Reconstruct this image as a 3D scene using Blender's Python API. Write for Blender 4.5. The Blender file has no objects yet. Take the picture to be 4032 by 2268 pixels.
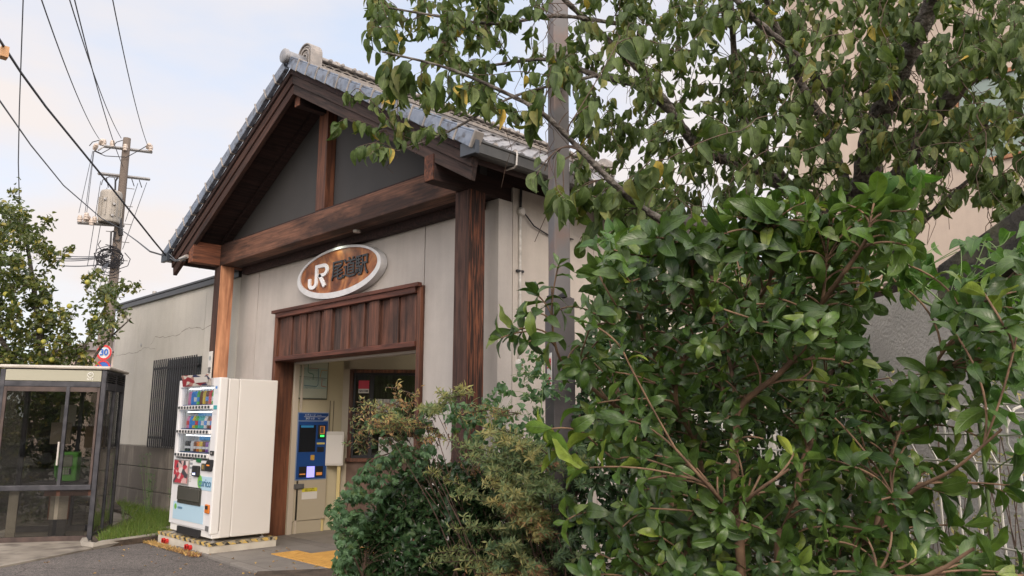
import bpy, math, random
import numpy as np
from mathutils import Vector, Matrix

random.seed(7)
rng = np.random.default_rng(7)
SC = bpy.context.scene
COL = SC.collection

# ------------------------------------------------------------------ camera
F = 3050.0
YAW, PITCH, ROLL = math.radians(44.9), math.radians(9.95), math.radians(0.28)
CX, CY = 2016.0, 1134.0
EYE = np.array([0.0, 0.0, 1.5])
_cy, _sy = math.cos(YAW), math.sin(YAW)
FW = np.array([-_sy * math.cos(PITCH), _cy * math.cos(PITCH), math.sin(PITCH)])
_r = np.array([_cy, _sy, 0.0]); _u = np.cross(_r, FW)
RT = math.cos(ROLL) * _r + math.sin(ROLL) * _u
UP = -math.sin(ROLL) * _r + math.cos(ROLL) * _u
cam = bpy.data.cameras.new('camera')
cam.sensor_width = 36.0
cam.lens = F / 4032 * 36
cam.clip_end = 2000
co = bpy.data.objects.new('camera', cam)
m = Matrix(((RT[0], UP[0], -FW[0], EYE[0]), (RT[1], UP[1], -FW[1], EYE[1]), (RT[2], UP[2], -FW[2], EYE[2]), (0, 0, 0, 1)))
co.matrix_world = m
COL.objects.link(co)
SC.camera = co

# ------------------------------------------------------------------ light
SUN_EL, SUN_AZ = 31.0, 60.0       # azimuth measured from -Y towards +X
world = bpy.data.worlds.new('World'); SC.world = world
world.use_nodes = True
wn = world.node_tree; wn.nodes.clear()
def wnode(t): return wn.nodes.new(t)
sky = wnode('ShaderNodeTexSky'); sky.sky_type = 'NISHITA'; sky.sun_disc = False
sky.sun_elevation = math.radians(SUN_EL)
sky.sun_rotation = math.radians(180 - SUN_AZ)
sky.air_density = 1.0; sky.dust_density = 1.5; sky.ozone_density = 1.2
tc = wnode('ShaderNodeTexCoord')
mp = wnode('ShaderNodeMapping'); mp.inputs['Scale'].default_value = (1.3, 1.3, 3.6)
mp.inputs['Rotation'].default_value = (0.25, 0.1, 0.5); mp.inputs['Location'].default_value = (0.35, 0.2, 0.0)
n1 = wnode('ShaderNodeTexNoise'); n1.inputs['Scale'].default_value = 1.5; n1.inputs['Detail'].default_value = 6; n1.inputs['Roughness'].default_value = 0.5
cr = wnode('ShaderNodeValToRGB')
cr.color_ramp.elements[0].position = 0.40; cr.color_ramp.elements[0].color = (0.25, 0.25, 0.25, 1)
cr.color_ramp.elements[1].position = 0.60; cr.color_ramp.elements[1].color = (1, 1, 1, 1)
mx = wnode('ShaderNodeMixRGB'); mx.inputs[2].default_value = (9.7, 8.95, 8.65, 1)
bl = wnode('ShaderNodeMixRGB'); bl.blend_type = 'ADD'; bl.inputs[0].default_value = 1.0; bl.inputs[2].default_value = (5.0, 5.6, 6.55, 1)
bg = wnode('ShaderNodeBackground'); bg.inputs['Strength'].default_value = 0.1
wo = wnode('ShaderNodeOutputWorld')
L = wn.links.new
L(tc.outputs['Generated'], mp.inputs['Vector']); L(mp.outputs[0], n1.inputs['Vector']); L(n1.outputs['Fac'], cr.inputs[0])
L(sky.outputs[0], bl.inputs[1]); L(cr.outputs[0], mx.inputs[0]); L(bl.outputs[0], mx.inputs[1])
# the evening sky is brighter and warmer round the sun, which stands behind the camera
dt_ = wnode('ShaderNodeVectorMath'); dt_.operation = 'DOT_PRODUCT'; dt_.inputs[1].default_value = (0.72, -0.46, 0.52)
mr = wnode('ShaderNodeMapRange'); mr.inputs['From Min'].default_value = -0.35; mr.inputs['From Max'].default_value = 1.0; mr.inputs['To Min'].default_value = 0.0; mr.inputs['To Max'].default_value = 1.0
gl = wnode('ShaderNodeMixRGB'); gl.inputs[1].default_value = (0.93, 0.93, 0.93, 1); gl.inputs[2].default_value = (2.45, 2.28, 2.1, 1)
ml_ = wnode('ShaderNodeMixRGB'); ml_.blend_type = 'MULTIPLY'; ml_.inputs[0].default_value = 1.0
L(tc.outputs['Generated'], dt_.inputs[0]); L(dt_.outputs['Value'], mr.inputs['Value']); L(mr.outputs[0], gl.inputs[0]); L(mx.outputs[0], ml_.inputs[1]); L(gl.outputs[0], ml_.inputs[2]); L(ml_.outputs[0], bg.inputs['Color']); L(bg.outputs[0], wo.inputs[0])

sl = bpy.data.lights.new('sun', 'SUN'); sl.energy = 1.4; sl.angle = math.radians(22); sl.color = (1.0, 0.87, 0.73)
so = bpy.data.objects.new('sun', sl); COL.objects.link(so)
_e, _a = math.radians(SUN_EL), math.radians(SUN_AZ)
sdir = Vector((math.sin(_a) * math.cos(_e), -math.cos(_a) * math.cos(_e), math.sin(_e)))
so.rotation_euler = sdir.to_track_quat('Z', 'Y').to_euler()
SC.view_settings.view_transform = 'Standard'; SC.view_settings.look = 'None'
SC.view_settings.exposure = 0.08; SC.view_settings.gamma = 1.0
SC.render.engine = 'CYCLES'
SC.cycles.max_bounces = 8; SC.cycles.transparent_max_bounces = 12

# ------------------------------------------------------------------ pixels -> points (used while measuring real positions)
def ray(x, y): return FW * F + RT * (x - CX) - UP * (y - CY)
def Dp(x, y, dist):
    """point seen at (x,y) of the 2576 px wide photo at a horizontal distance (m)"""
    d = ray(x * 1.5652, y * 1.5652); d = d / math.hypot(d[0], d[1]); return EYE + d * dist
def Npx(x, y, X): d = ray(x, y); return EYE + d * (X / d[0])
def Npz(x, y, z): d = ray(x, y); return EYE + d * ((z - EYE[2]) / d[2])
def Npy(x, y, Y): d = ray(x, y); return EYE + d * (Y / d[1])
def px_of(p):
    q = np.asarray(p) - EYE; c = q @ FW
    return (CX + F * (q @ RT) / c) / 1.5652, (CY - F * (q @ UP) / c) / 1.5652

# ------------------------------------------------------------------ materials
MATS = {}
def mat(name, col=(.5, .5, .5), rough=.6, metal=0., spec=.5, emis=None, estr=0., build=None, trans=0.):
    if name in MATS: return MATS[name]
    m = bpy.data.materials.new(name); m.use_nodes = True
    nt = m.node_tree; b = nt.nodes['Principled BSDF']
    b.inputs['Base Color'].default_value = (*col, 1); b.inputs['Roughness'].default_value = rough
    b.inputs['Metallic'].default_value = metal; b.inputs['Specular IOR Level'].default_value = spec
    if emis: b.inputs['Emission Color'].default_value = (*emis, 1); b.inputs['Emission Strength'].default_value = estr
    if build: build(nt, b)
    MATS[name] = m
    return m
def nd(nt, t, **k):
    n = nt.nodes.new(t)
    for a, v in k.items():
        if a in ('Scale', 'Detail', 'Roughness', 'Distortion', 'Vector', 'Strength', 'Distance', 'Fac', 'Randomness', 'W'): n.inputs[a].default_value = v
        else: setattr(n, a, v)
    return n
def ramp(nt, src, stops, lk=True):
    r = nt.nodes.new('ShaderNodeValToRGB'); e = r.color_ramp.elements
    while len(e) < len(stops): e.new(0.5)
    for el, (p, c) in zip(e, stops):
        el.position = p; el.color = (*c, 1) if len(c) == 3 else c
    nt.links.new(src, r.inputs[0]); return r
def coords(nt, scale=(1, 1, 1), kind='Object', rot=(0, 0, 0)):
    t = nt.nodes.new('ShaderNodeTexCoord'); mpn = nt.nodes.new('ShaderNodeMapping')
    mpn.inputs['Scale'].default_value = scale; mpn.inputs['Rotation'].default_value = rot
    nt.links.new(t.outputs[kind], mpn.inputs['Vector']); return mpn.outputs[0]
def bump(nt, b, h, strength=.3, dist=.01):
    bp = nt.nodes.new('ShaderNodeBump'); bp.inputs['Strength'].default_value = strength; bp.inputs['Distance'].default_value = dist
    nt.links.new(h, bp.inputs['Height']); nt.links.new(bp.outputs[0], b.inputs['Normal']); return bp
def noisy(c1, c2, scale=3., detail=5, sc=(1, 1, 1), bstr=.2, bscale=60., bdist=.004, lo=.35, hi=.65, c3=None, scale3=20.):
    def f(nt, b):
        v = coords(nt, sc); n = nd(nt, 'ShaderNodeTexNoise', Scale=scale, Detail=detail); nt.links.new(v, n.inputs['Vector'])
        r = ramp(nt, n.outputs['Fac'], [(lo, c1), (hi, c2)]); out = r.outputs[0]
        if c3:
            n3 = nd(nt, 'ShaderNodeTexNoise', Scale=scale3, Detail=6); v3 = coords(nt); nt.links.new(v3, n3.inputs['Vector'])
            r3 = ramp(nt, n3.outputs['Fac'], [(.5, (0, 0, 0)), (.68, (1, 1, 1))])
            mxn = nd(nt, 'ShaderNodeMixRGB'); nt.links.new(r3.outputs[0], mxn.inputs[0]); nt.links.new(out, mxn.inputs[1]); mxn.inputs[2].default_value = (*c3, 1); out = mxn.outputs[0]
        nt.links.new(out, b.inputs['Base Color'])
        if bstr:
            n2 = nd(nt, 'ShaderNodeTexNoise', Scale=bscale, Detail=4); v2 = coords(nt); nt.links.new(v2, n2.inputs['Vector'])
            bump(nt, b, n2.outputs['Fac'], bstr, bdist)
    return f
def wood(dark, light, axis='Z', stain=None, ring=26., bstr=.5, lo=.32, hi=.62, stain_pos=(.42, .62), stain_scale=1.6):
    s = {'X': (.06, 1, 1), 'Y': (1, .06, 1), 'Z': (1, 1, .06)}[axis]
    def f(nt, b):
        v = coords(nt, s)
        n = nd(nt, 'ShaderNodeTexNoise', Scale=ring, Detail=7, Roughness=.62, Distortion=.4); nt.links.new(v, n.inputs['Vector'])
        r = ramp(nt, n.outputs['Fac'], [(lo, dark), (hi, light)]); out = r.outputs[0]
        # wide colour drift between boards of heartwood and weathered wood
        if stain:
            v2 = coords(nt, tuple(.35 if q < .5 else 1 for q in s)); n2 = nd(nt, 'ShaderNodeTexNoise', Scale=stain_scale, Detail=5, Roughness=.6); nt.links.new(v2, n2.inputs['Vector'])
            r2 = ramp(nt, n2.outputs['Fac'], [(stain_pos[0], (0, 0, 0)), (stain_pos[1], (1, 1, 1))])
            mxn = nd(nt, 'ShaderNodeMixRGB'); nt.links.new(r2.outputs[0], mxn.inputs[0]); nt.links.new(out, mxn.inputs[1])
            mul = nd(nt, 'ShaderNodeMixRGB', blend_type='MULTIPLY'); mul.inputs[0].default_value = 1; nt.links.new(out, mul.inputs[1]); mul.inputs[2].default_value = (*stain, 1)
            nt.links.new(mul.outputs[0], mxn.inputs[2]); out = mxn.outputs[0]
        nt.links.new(out, b.inputs['Base Color'])
        n4 = nd(nt, 'ShaderNodeTexNoise', Scale=ring * 1.6, Detail=5, Roughness=.7); nt.links.new(v, n4.inputs['Vector'])
        bump(nt, b, n4.outputs['Fac'], bstr, .006)
    return f

def plaster(base, dirt, streak=.5):
    def f(nt, b):
        v = coords(nt); n = nd(nt, 'ShaderNodeTexNoise', Scale=1.1, Detail=5, Roughness=.6); nt.links.new(v, n.inputs['Vector'])
        vs = coords(nt, (1, 1, .09)); n2 = nd(nt, 'ShaderNodeTexNoise', Scale=7, Detail=5, Roughness=.6); nt.links.new(vs, n2.inputs['Vector'])
        add = nd(nt, 'ShaderNodeMath', operation='MULTIPLY_ADD'); nt.links.new(n2.outputs['Fac'], add.inputs[0]); add.inputs[1].default_value = streak; nt.links.new(n.outputs['Fac'], add.inputs[2])
        r = ramp(nt, add.outputs[0], [(.5 + streak * .2, base), (.95 + streak * .25, dirt)])
        nf = nd(nt, 'ShaderNodeTexNoise', Scale=240, Detail=3); nt.links.new(v, nf.inputs['Vector'])
        rf = ramp(nt, nf.outputs['Fac'], [(.3, (.82, .82, .82)), (.7, (1.1, 1.1, 1.1))])
        mul = nd(nt, 'ShaderNodeMixRGB', blend_type='MULTIPLY'); mul.inputs[0].default_value = 1; nt.links.new(r.outputs[0], mul.inputs[1]); nt.links.new(rf.outputs[0], mul.inputs[2])
        nt.links.new(mul.outputs[0], b.inputs['Base Color'])
        bump(nt, b, nf.outputs['Fac'], .35, .004)
    return f

def glassy(name, tint=(.9, .95, .95), through=.85, rough=.02):
    if name in MATS: return MATS[name]
    m = bpy.data.materials.new(name); m.use_nodes = True; nt = m.node_tree; nt.nodes.clear()
    o = nt.nodes.new('ShaderNodeOutputMaterial'); t = nt.nodes.new('ShaderNodeBsdfTransparent'); t.inputs[0].default_value = (tint[0] * through, tint[1] * through, tint[2] * through, 1)
    g = nt.nodes.new('ShaderNodeBsdfGlossy'); g.inputs['Roughness'].default_value = rough; g.inputs['Color'].default_value = (1, 1, 1, 1)
    fr = nt.nodes.new('ShaderNodeFresnel'); fr.inputs[0].default_value = 1.55
    ml = nt.nodes.new('ShaderNodeMath'); ml.operation = 'MULTIPLY_ADD'; ml.inputs[1].default_value = 1.6; ml.inputs[2].default_value = .0; ml.use_clamp = True
    mxs = nt.nodes.new('ShaderNodeMixShader')
    gb = nt.nodes.new('ShaderNodeNewGeometry'); fb = nt.nodes.new('ShaderNodeMath'); fb.operation = 'SUBTRACT'; fb.inputs[0].default_value = 1.0; fm_ = nt.nodes.new('ShaderNodeMath'); fm_.operation = 'MULTIPLY'; nt.links.new(gb.outputs['Backfacing'], fb.inputs[1]); nt.links.new(fr.outputs[0], fm_.inputs[0]); nt.links.new(fb.outputs[0], fm_.inputs[1]); nt.links.new(fm_.outputs[0], ml.inputs[0]); nt.links.new(ml.outputs[0], mxs.inputs[0]); nt.links.new(t.outputs[0], mxs.inputs[1]); nt.links.new(g.outputs[0], mxs.inputs[2]); nt.links.new(mxs.outputs[0], o.inputs[0])
    MATS[name] = m; return m

def leafmat(name, a, bb, yel, rough=.38, back=1.25, transl=.22, vein=.5, spec=.5):
    """a..bb: green range per leaf, yel: colour of the few aged leaves"""
    if name in MATS: return MATS[name]
    m = bpy.data.materials.new(name); m.use_nodes = True; nt = m.node_tree
    p = nt.nodes['Principled BSDF']; o = nt.nodes['Material Output']
    at = nt.nodes.new('ShaderNodeAttribute'); at.attribute_name = 'leaf'; sep = nt.nodes.new('ShaderNodeSeparateColor'); nt.links.new(at.outputs['Color'], sep.inputs[0])
    m1 = nd(nt, 'ShaderNodeMixRGB'); m1.inputs[1].default_value = (*a, 1); m1.inputs[2].default_value = (*bb, 1); nt.links.new(sep.outputs[0], m1.inputs[0])
    m2 = nd(nt, 'ShaderNodeMixRGB'); nt.links.new(sep.outputs[1], m2.inputs[0]); nt.links.new(m1.outputs[0], m2.inputs[1]); m2.inputs[2].default_value = (*yel, 1)
    uv = nt.nodes.new('ShaderNodeTexCoord'); sx = nt.nodes.new('ShaderNodeSeparateXYZ'); nt.links.new(uv.outputs['UV'], sx.inputs[0])
    ab = nd(nt, 'ShaderNodeMath', operation='SUBTRACT'); ab.inputs[1].default_value = .5; nt.links.new(sx.outputs[0], ab.inputs[0])
    ab2 = nd(nt, 'ShaderNodeMath', operation='ABSOLUTE'); nt.links.new(ab.outputs[0], ab2.inputs[0])
    mid = ramp(nt, ab2.outputs[0], [(.015, (1, 1, 1)), (.05, (0, 0, 0))])
    wv = nd(nt, 'ShaderNodeMath', operation='MULTIPLY_ADD'); nt.links.new(ab2.outputs[0], wv.inputs[0]); wv.inputs[1].default_value = -.55; nt.links.new(sx.outputs[1], wv.inputs[2])
    w2 = nd(nt, 'ShaderNodeMath', operation='MULTIPLY'); nt.links.new(wv.outputs[0], w2.inputs[0]); w2.inputs[1].default_value = 62.
    w3 = nd(nt, 'ShaderNodeMath', operation='SINE'); nt.links.new(w2.outputs[0], w3.inputs[0])
    side = ramp(nt, w3.outputs[0], [(.75, (0, 0, 0)), (1., (1, 1, 1))])
    tot = nd(nt, 'ShaderNodeMath', operation='MULTIPLY_ADD', use_clamp=True); nt.links.new(side.outputs[0], tot.inputs[0]); tot.inputs[1].default_value = .3; nt.links.new(mid.outputs[0], tot.inputs[2])
    tv = nd(nt, 'ShaderNodeMath', operation='MULTIPLY'); nt.links.new(tot.outputs[0], tv.inputs[0]); tv.inputs[1].default_value = vein
    light = nd(nt, 'ShaderNodeMixRGB'); nt.links.new(tv.outputs[0], light.inputs[0]); nt.links.new(m2.outputs[0], light.inputs[1]); light.inputs[2].default_value = (a[0] * 2.5 + .06, a[1] * 2.2 + .06, a[2] * 2 + .03, 1)
    ob = nt.nodes.new('ShaderNodeTexCoord'); nz = nd(nt, 'ShaderNodeTexNoise', Scale=55., Detail=4); nt.links.new(ob.outputs['Object'], nz.inputs['Vector'])
    rz = ramp(nt, nz.outputs['Fac'], [(.30, (.62, .60, .55)), (.5, (1, 1, 1)), (.72, (1.25, 1.18, 1.05))]); mz = nd(nt, 'ShaderNodeMixRGB', blend_type='MULTIPLY'); mz.inputs[0].default_value = 1; nt.links.new(light.outputs[0], mz.inputs[1]); nt.links.new(rz.outputs[0], mz.inputs[2]); light = mz
    geo = nt.nodes.new('ShaderNodeNewGeometry')
    bk = nd(nt, 'ShaderNodeMixRGB'); nt.links.new(geo.outputs['Backfacing'], bk.inputs[0]); nt.links.new(light.outputs[0], bk.inputs[1])
    bm = nd(nt, 'ShaderNodeMixRGB', blend_type='MULTIPLY'); bm.inputs[0].default_value = 1; nt.links.new(light.outputs[0], bm.inputs[1]); bm.inputs[2].default_value = (back * 1.1, back, back * 1.05, 1); nt.links.new(bm.outputs[0], bk.inputs[2])
    nt.links.new(bk.outputs[0], p.inputs['Base Color']); p.inputs['Roughness'].default_value = rough; p.inputs['Specular IOR Level'].default_value = spec
    bpn = nt.nodes.new('ShaderNodeBump'); bpn.inputs['Strength'].default_value = .5; bpn.inputs['Distance'].default_value = .002; bpn.invert = True
    nt.links.new(tot.outputs[0], bpn.inputs['Height']); nt.links.new(bpn.outputs[0], p.inputs['Normal'])
    tr = nt.nodes.new('ShaderNodeBsdfTranslucent'); tm = nd(nt, 'ShaderNodeMixRGB', blend_type='MULTIPLY'); tm.inputs[0].default_value = 1; nt.links.new(light.outputs[0], tm.inputs[1]); tm.inputs[2].default_value = (2.2, 2.4, .9, 1); nt.links.new(tm.outputs[0], tr.inputs[0])
    ms = nt.nodes.new('ShaderNodeMixShader'); ms.inputs[0].default_value = transl; nt.links.new(p.outputs[0], ms.inputs[1]); nt.links.new(tr.outputs[0], ms.inputs[2]); nt.links.new(ms.outputs[0], o.inputs[0])
    MATS[name] = m; return m

# ------------------------------------------------------------------ mesh builders
LOCALS = set()      # things whose parts are given in their own coordinates
def wmat(o):
    b = o.matrix_basis.copy()
    return b if o.parent is None else wmat(o.parent) @ o.matrix_parent_inverse @ b
def attach(o, parent):
    if parent is None: return
    o.parent = parent
    r = parent
    while r.parent is not None: r = r.parent
    if r.name not in LOCALS: o.matrix_parent_inverse = wmat(parent).inverted()
class MB:
    def __init__(s): s.v = []; s.f = []; s.mi = []
    def add(s, vs, fs, mi=0):
        o = len(s.v); s.v += [tuple(map(float, p)) for p in vs]; s.f += [tuple(i + o for i in f) for f in fs]; s.mi += [mi] * len(fs); return s
    def box(s, x0, x1, y0, y1, z0, z1, mi=0, M=None):
        vs = [(x, y, z) for z in (z0, z1) for y in (y0, y1) for x in (x0, x1)]
        if M is not None: vs = [tuple(M @ Vector(p)) for p in vs]
        return s.add(vs, [(0, 2, 3, 1), (4, 5, 7, 6), (0, 1, 5, 4), (2, 6, 7, 3), (0, 4, 6, 2), (1, 3, 7, 5)], mi)
    def prism(s, pts, a, b, axis='Y', mi=0, M=None):
        """polygon pts (2D) extruded along axis from a to b"""
        n = len(pts)
        def P(p, t): return {'Y': (p[0], t, p[1]), 'X': (t, p[0], p[1]), 'Z': (p[0], p[1], t)}[axis]
        vs = [P(p, a) for p in pts] + [P(p, b) for p in pts]
        if M is not None: vs = [tuple(M @ Vector(p)) for p in vs]
        return s.add(vs, [tuple(range(n)), tuple(range(2 * n - 1, n - 1, -1))] + [(i, i + n, (i + 1) % n + n, (i + 1) % n) for i in range(n)], mi)
    def tube(s, pts, r, n=8, cap=True, mi=0):
        pts = [Vector(p) for p in pts]; rr = r if hasattr(r, '__len__') else [r] * len(pts)
        vs = []; fs = []; ref = None
        for i, p in enumerate(pts):
            d = (pts[min(i + 1, len(pts) - 1)] - pts[max(i - 1, 0)]).normalized()
            if ref is None: ref = Vector((0, 0, 1)) if abs(d.z) < .9 else Vector((1, 0, 0))
            a = d.cross(ref).normalized(); bq = a.cross(d).normalized(); ref = bq
            for k in range(n):
                t = 2 * math.pi * k / n; vs.append(p + (a * math.cos(t) + bq * math.sin(t)) * rr[i])
        for i in range(len(pts) - 1):
            for k in range(n):
                fs.append((i * n + k, i * n + (k + 1) % n, (i + 1) * n + (k + 1) % n, (i + 1) * n + k))
        if cap: fs += [tuple(range(n - 1, -1, -1)), tuple((len(pts) - 1) * n + k for k in range(n))]
        return s.add(vs, fs, mi)
    def lathe(s, c, prof, n=16, axis='Z', mi=0):
        """prof: (r, h) pairs along axis"""
        vs = []; fs = []
        for r, h in prof:
            for k in range(n):
                t = 2 * math.pi * k / n; a, b = r * math.cos(t), r * math.sin(t)
                vs.append({'Z': (c[0] + a, c[1] + b, c[2] + h), 'Y': (c[0] + a, c[1] + h, c[2] + b), 'X': (c[0] + h, c[1] + a, c[2] + b)}[axis])
        for i in range(len(prof) - 1):
            for k in range(n): fs.append((i * n + k, i * n + (k + 1) % n, (i + 1) * n + (k + 1) % n, (i + 1) * n + k))
        fs += [tuple(range(n - 1, -1, -1)), tuple((len(prof) - 1) * n + k for k in range(n))]
        return s.add(vs, fs, mi)
    def xf(s, M):
        s.v = [tuple(M @ Vector(p)) for p in s.v]; return s
    def build(s, name, mats, parent=None, bevel=0., smooth=False, seg=2):
        me = bpy.data.meshes.new(name); me.from_pydata(s.v, [], s.f); me.update()
        for mt in (mats if isinstance(mats, (list, tuple)) else [mats]): me.materials.append(mt)
        if len(me.materials) > 1: me.polygons.foreach_set('material_index', s.mi)
        import bmesh
        bm = bmesh.new(); bm.from_mesh(me); bmesh.ops.recalc_face_normals(bm, faces=bm.faces); bm.to_mesh(me); bm.free()
        o = bpy.data.objects.new(name, me); COL.objects.link(o)
        attach(o, parent)
        if smooth:
            me.polygons.foreach_set('use_smooth', [True] * len(me.polygons))
            md = o.modifiers.new('n', 'EDGE_SPLIT') ; md.split_angle = math.radians(40)
        if bevel:
            b = o.modifiers.new('b', 'BEVEL'); b.width = bevel; b.segments = seg; b.limit_method = 'ANGLE'; b.angle_limit = math.radians(35)
        return o
def tag(o, label=None, cat=None, group=None, kind=None):
    if label: o['label'] = label
    if cat: o['category'] = cat
    if group: o['group'] = group
    if kind: o['kind'] = kind
    return o
def empty(name, loc=(0, 0, 0), rz=0., **k):
    o = bpy.data.objects.new(name, None); COL.objects.link(o); o.location = loc; o.rotation_euler = (0, 0, rz); o.empty_display_size = .2
    return tag(o, **k)
def bx(name, mt, parent, x0, x1, y0, y1, z0, z1, bevel=0., **k):
    o = MB().box(x0, x1, y0, y1, z0, z1).build(name, mt, parent, bevel); return tag(o, **k)
def text(name, s, size, mt, parent, M, ext=.0015, sx=1., align='CENTER', bold=0.):
    cu = bpy.data.curves.new(name, 'FONT'); cu.body = s; cu.size = size; cu.extrude = ext; cu.align_x = align; cu.align_y = 'CENTER'; cu.offset = bold
    cu.resolution_u = 3
    t = bpy.data.objects.new(name, cu); COL.objects.link(t)
    bpy.context.view_layer.update()
    me = bpy.data.meshes.new_from_object(t.evaluated_get(bpy.context.evaluated_depsgraph_get()))
    bpy.data.objects.remove(t)
    o = bpy.data.objects.new(name, me); COL.objects.link(o); me.materials.clear(); me.materials.append(mt)
    me.transform(M @ Matrix.Diagonal((sx, 1, 1, 1)))
    attach(o, parent)
    return o
def facing(nx, ny, loc):
    """text matrix: upright, readable when looking against the normal (nx,ny)"""
    nrm = Vector((nx, ny, 0)).normalized(); zz = Vector((0, 0, 1)); xx = zz.cross(nrm)
    return Matrix(((xx.x, zz.x, nrm.x, loc[0]), (xx.y, zz.y, nrm.y, loc[1]), (xx.z, zz.z, nrm.z, loc[2]), (0, 0, 0, 1)))

# shared materials
M_wall = mat('painted_render', rough=.9, build=plaster((.49, .455, .42), (.375, .345, .32), .45))
M_wall2 = mat('painted_render_side', rough=.9, build=plaster((.52, .47, .42), (.40, .36, .32), .45))
M_annex = mat('annex_render', rough=.9, build=plaster((.54, .515, .465), (.44, .42, .375), .45))
M_socle = mat('grimy_block', rough=.95, build=plaster((.27, .24, .205), (.13, .115, .10), 1.0))
M_dark = mat('dark_metal', (.022, .022, .026), .5)
M_black = mat('black', (.012, .012, .014), .55)
M_woodbeam = mat('beam_timber', rough=.75, build=wood((.045, .020, .013), (.185, .082, .048), 'X', (.25, .22, .22), ring=34, stain_pos=(.46, .60), stain_scale=2.2))
M_barge = mat('barge_timber', rough=.85, build=wood((.014, .010, .009), (.070, .042, .035), 'X', (.5, .4, .4), ring=34))
M_bargeL = mat('barge_timber_red', rough=.85, build=wood((.015, .009, .008), (.080, .036, .026), 'X', (.5, .4, .4), ring=30))
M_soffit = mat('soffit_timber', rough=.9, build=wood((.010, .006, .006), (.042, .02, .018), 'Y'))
M_keta = mat('purlin_timber_lit', rough=.8, build=wood((.04, .016, .01), (.24, .085, .042), 'Y', (.3, .25, .25)))
M_postF = mat('post_timber_weathered', rough=.85, build=wood((.018, .010, .008), (.095, .046, .034), 'Z', (.5, .45, .45), ring=34))
M_postO = mat('post_timber_orange_lit', rough=.8, build=wood((.26, .10, .05), (.66, .33, .18), 'Z', (.22, .16, .14), ring=14, stain_pos=(.5, .68), stain_scale=1.2))
M_postR = mat('post_timber_grained', rough=.85, build=wood((.022, .009, .006), (.22, .075, .034), 'Z', (.35, .3, .3), ring=44, lo=.44, hi=.62))
M_red = mat('door_timber', rough=.6, build=wood((.045, .017, .010), (.23, .088, .044), 'Z', (.35, .3, .3), ring=22))
M_batten = mat('transom_timber', rough=.7, build=wood((.035, .014, .010), (.155, .062, .038), 'Z', (.4, .45, .5), ring=24, stain_scale=4.))
M_gable = mat('grey_gable_render', rough=.85, build=noisy((.044, .043, .044), (.056, .054, .054), 1.2, bstr=.15))
M_tileg = mat('glazed_tile_grey', rough=.28, metal=.15, build=noisy((.17, .175, .19), (.30, .30, .31), 9., bstr=.08))
M_tilef = mat('verge_tile_glazed', rough=.25, metal=.3, build=noisy((.14, .175, .235), (.21, .245, .31), 12., bstr=.05, c3=(.08, .085, .10), scale3=14.))
M_tilel = mat('tile_lip_pale', rough=.5, build=noisy((.22, .205, .195), (.33, .30, .275), 9., bstr=.1))
M_gutter = mat('gutter_grey', rough=.35, metal=.2, build=noisy((.050, .052, .052), (.085, .085, .082), 4., bstr=0))
M_white = mat('white_enamel', (.75, .74, .72), .35)
M_vmfront = mat('white_front_panel', (.70, .70, .71), .3)
M_alu = mat('aluminium', (.55, .52, .48), .4, metal=.5)
M_steel = mat('galvanised', rough=.5, metal=.5, build=noisy((.30, .29, .28), (.42, .41, .40), 30., bstr=0))
M_glass = glassy('clear_glass')
M_glassd = glassy('booth_glass', (.80, .80, .78), .85)
def plain(name, c, r=.5, **k): return mat(name, c, r, **k)

# ================================================================== SETTING
def asphalt(nt, b):
    v = coords(nt); n = nd(nt, 'ShaderNodeTexVoronoi', Scale=110.); nt.links.new(v, n.inputs['Vector'])
    r = ramp(nt, n.outputs['Color'], [(.15, (.06, .056, .054)), (.5, (.105, .098, .094)), (.85, (.21, .19, .18))])
    n2 = nd(nt, 'ShaderNodeTexNoise', Scale=1.3, Detail=7, Roughness=.65); nt.links.new(v, n2.inputs['Vector'])
    r2 = ramp(nt, n2.outputs['Fac'], [(.35, (.8, .79, .78)), (.7, (1.2, 1.16, 1.12))])
    mul = nd(nt, 'ShaderNodeMixRGB', blend_type='MULTIPLY'); mul.inputs[0].default_value = 1; nt.links.new(r.outputs[0], mul.inputs[1]); nt.links.new(r2.outputs[0], mul.inputs[2])
    n5 = nd(nt, 'ShaderNodeTexNoise', Scale=3., Detail=5); nt.links.new(v, n5.inputs['Vector']); av = nt.nodes.new('ShaderNodeVectorMath'); av.operation = 'MULTIPLY_ADD'; av.inputs[1].default_value = (.35, .35, 0); nt.links.new(n5.outputs['Color'], av.inputs[0]); nt.links.new(v, av.inputs[2])
    vc = nt.nodes.new('ShaderNodeTexVoronoi'); vc.feature = 'DISTANCE_TO_EDGE'; vc.inputs['Scale'].default_value = .8; nt.links.new(av.outputs[0], vc.inputs['Vector'])
    rc = ramp(nt, vc.outputs['Distance'], [(.0, (.42, .40, .38)), (.012, (1, 1, 1))]); m3 = nd(nt, 'ShaderNodeMixRGB', blend_type='MULTIPLY'); m3.inputs[0].default_value = .8; nt.links.new(mul.outputs[0], m3.inputs[1]); nt.links.new(rc.outputs[0], m3.inputs[2])
    nt.links.new(m3.outputs[0], b.inputs['Base Color']); bump(nt, b, n.outputs['Distance'], .8, .006)
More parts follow.
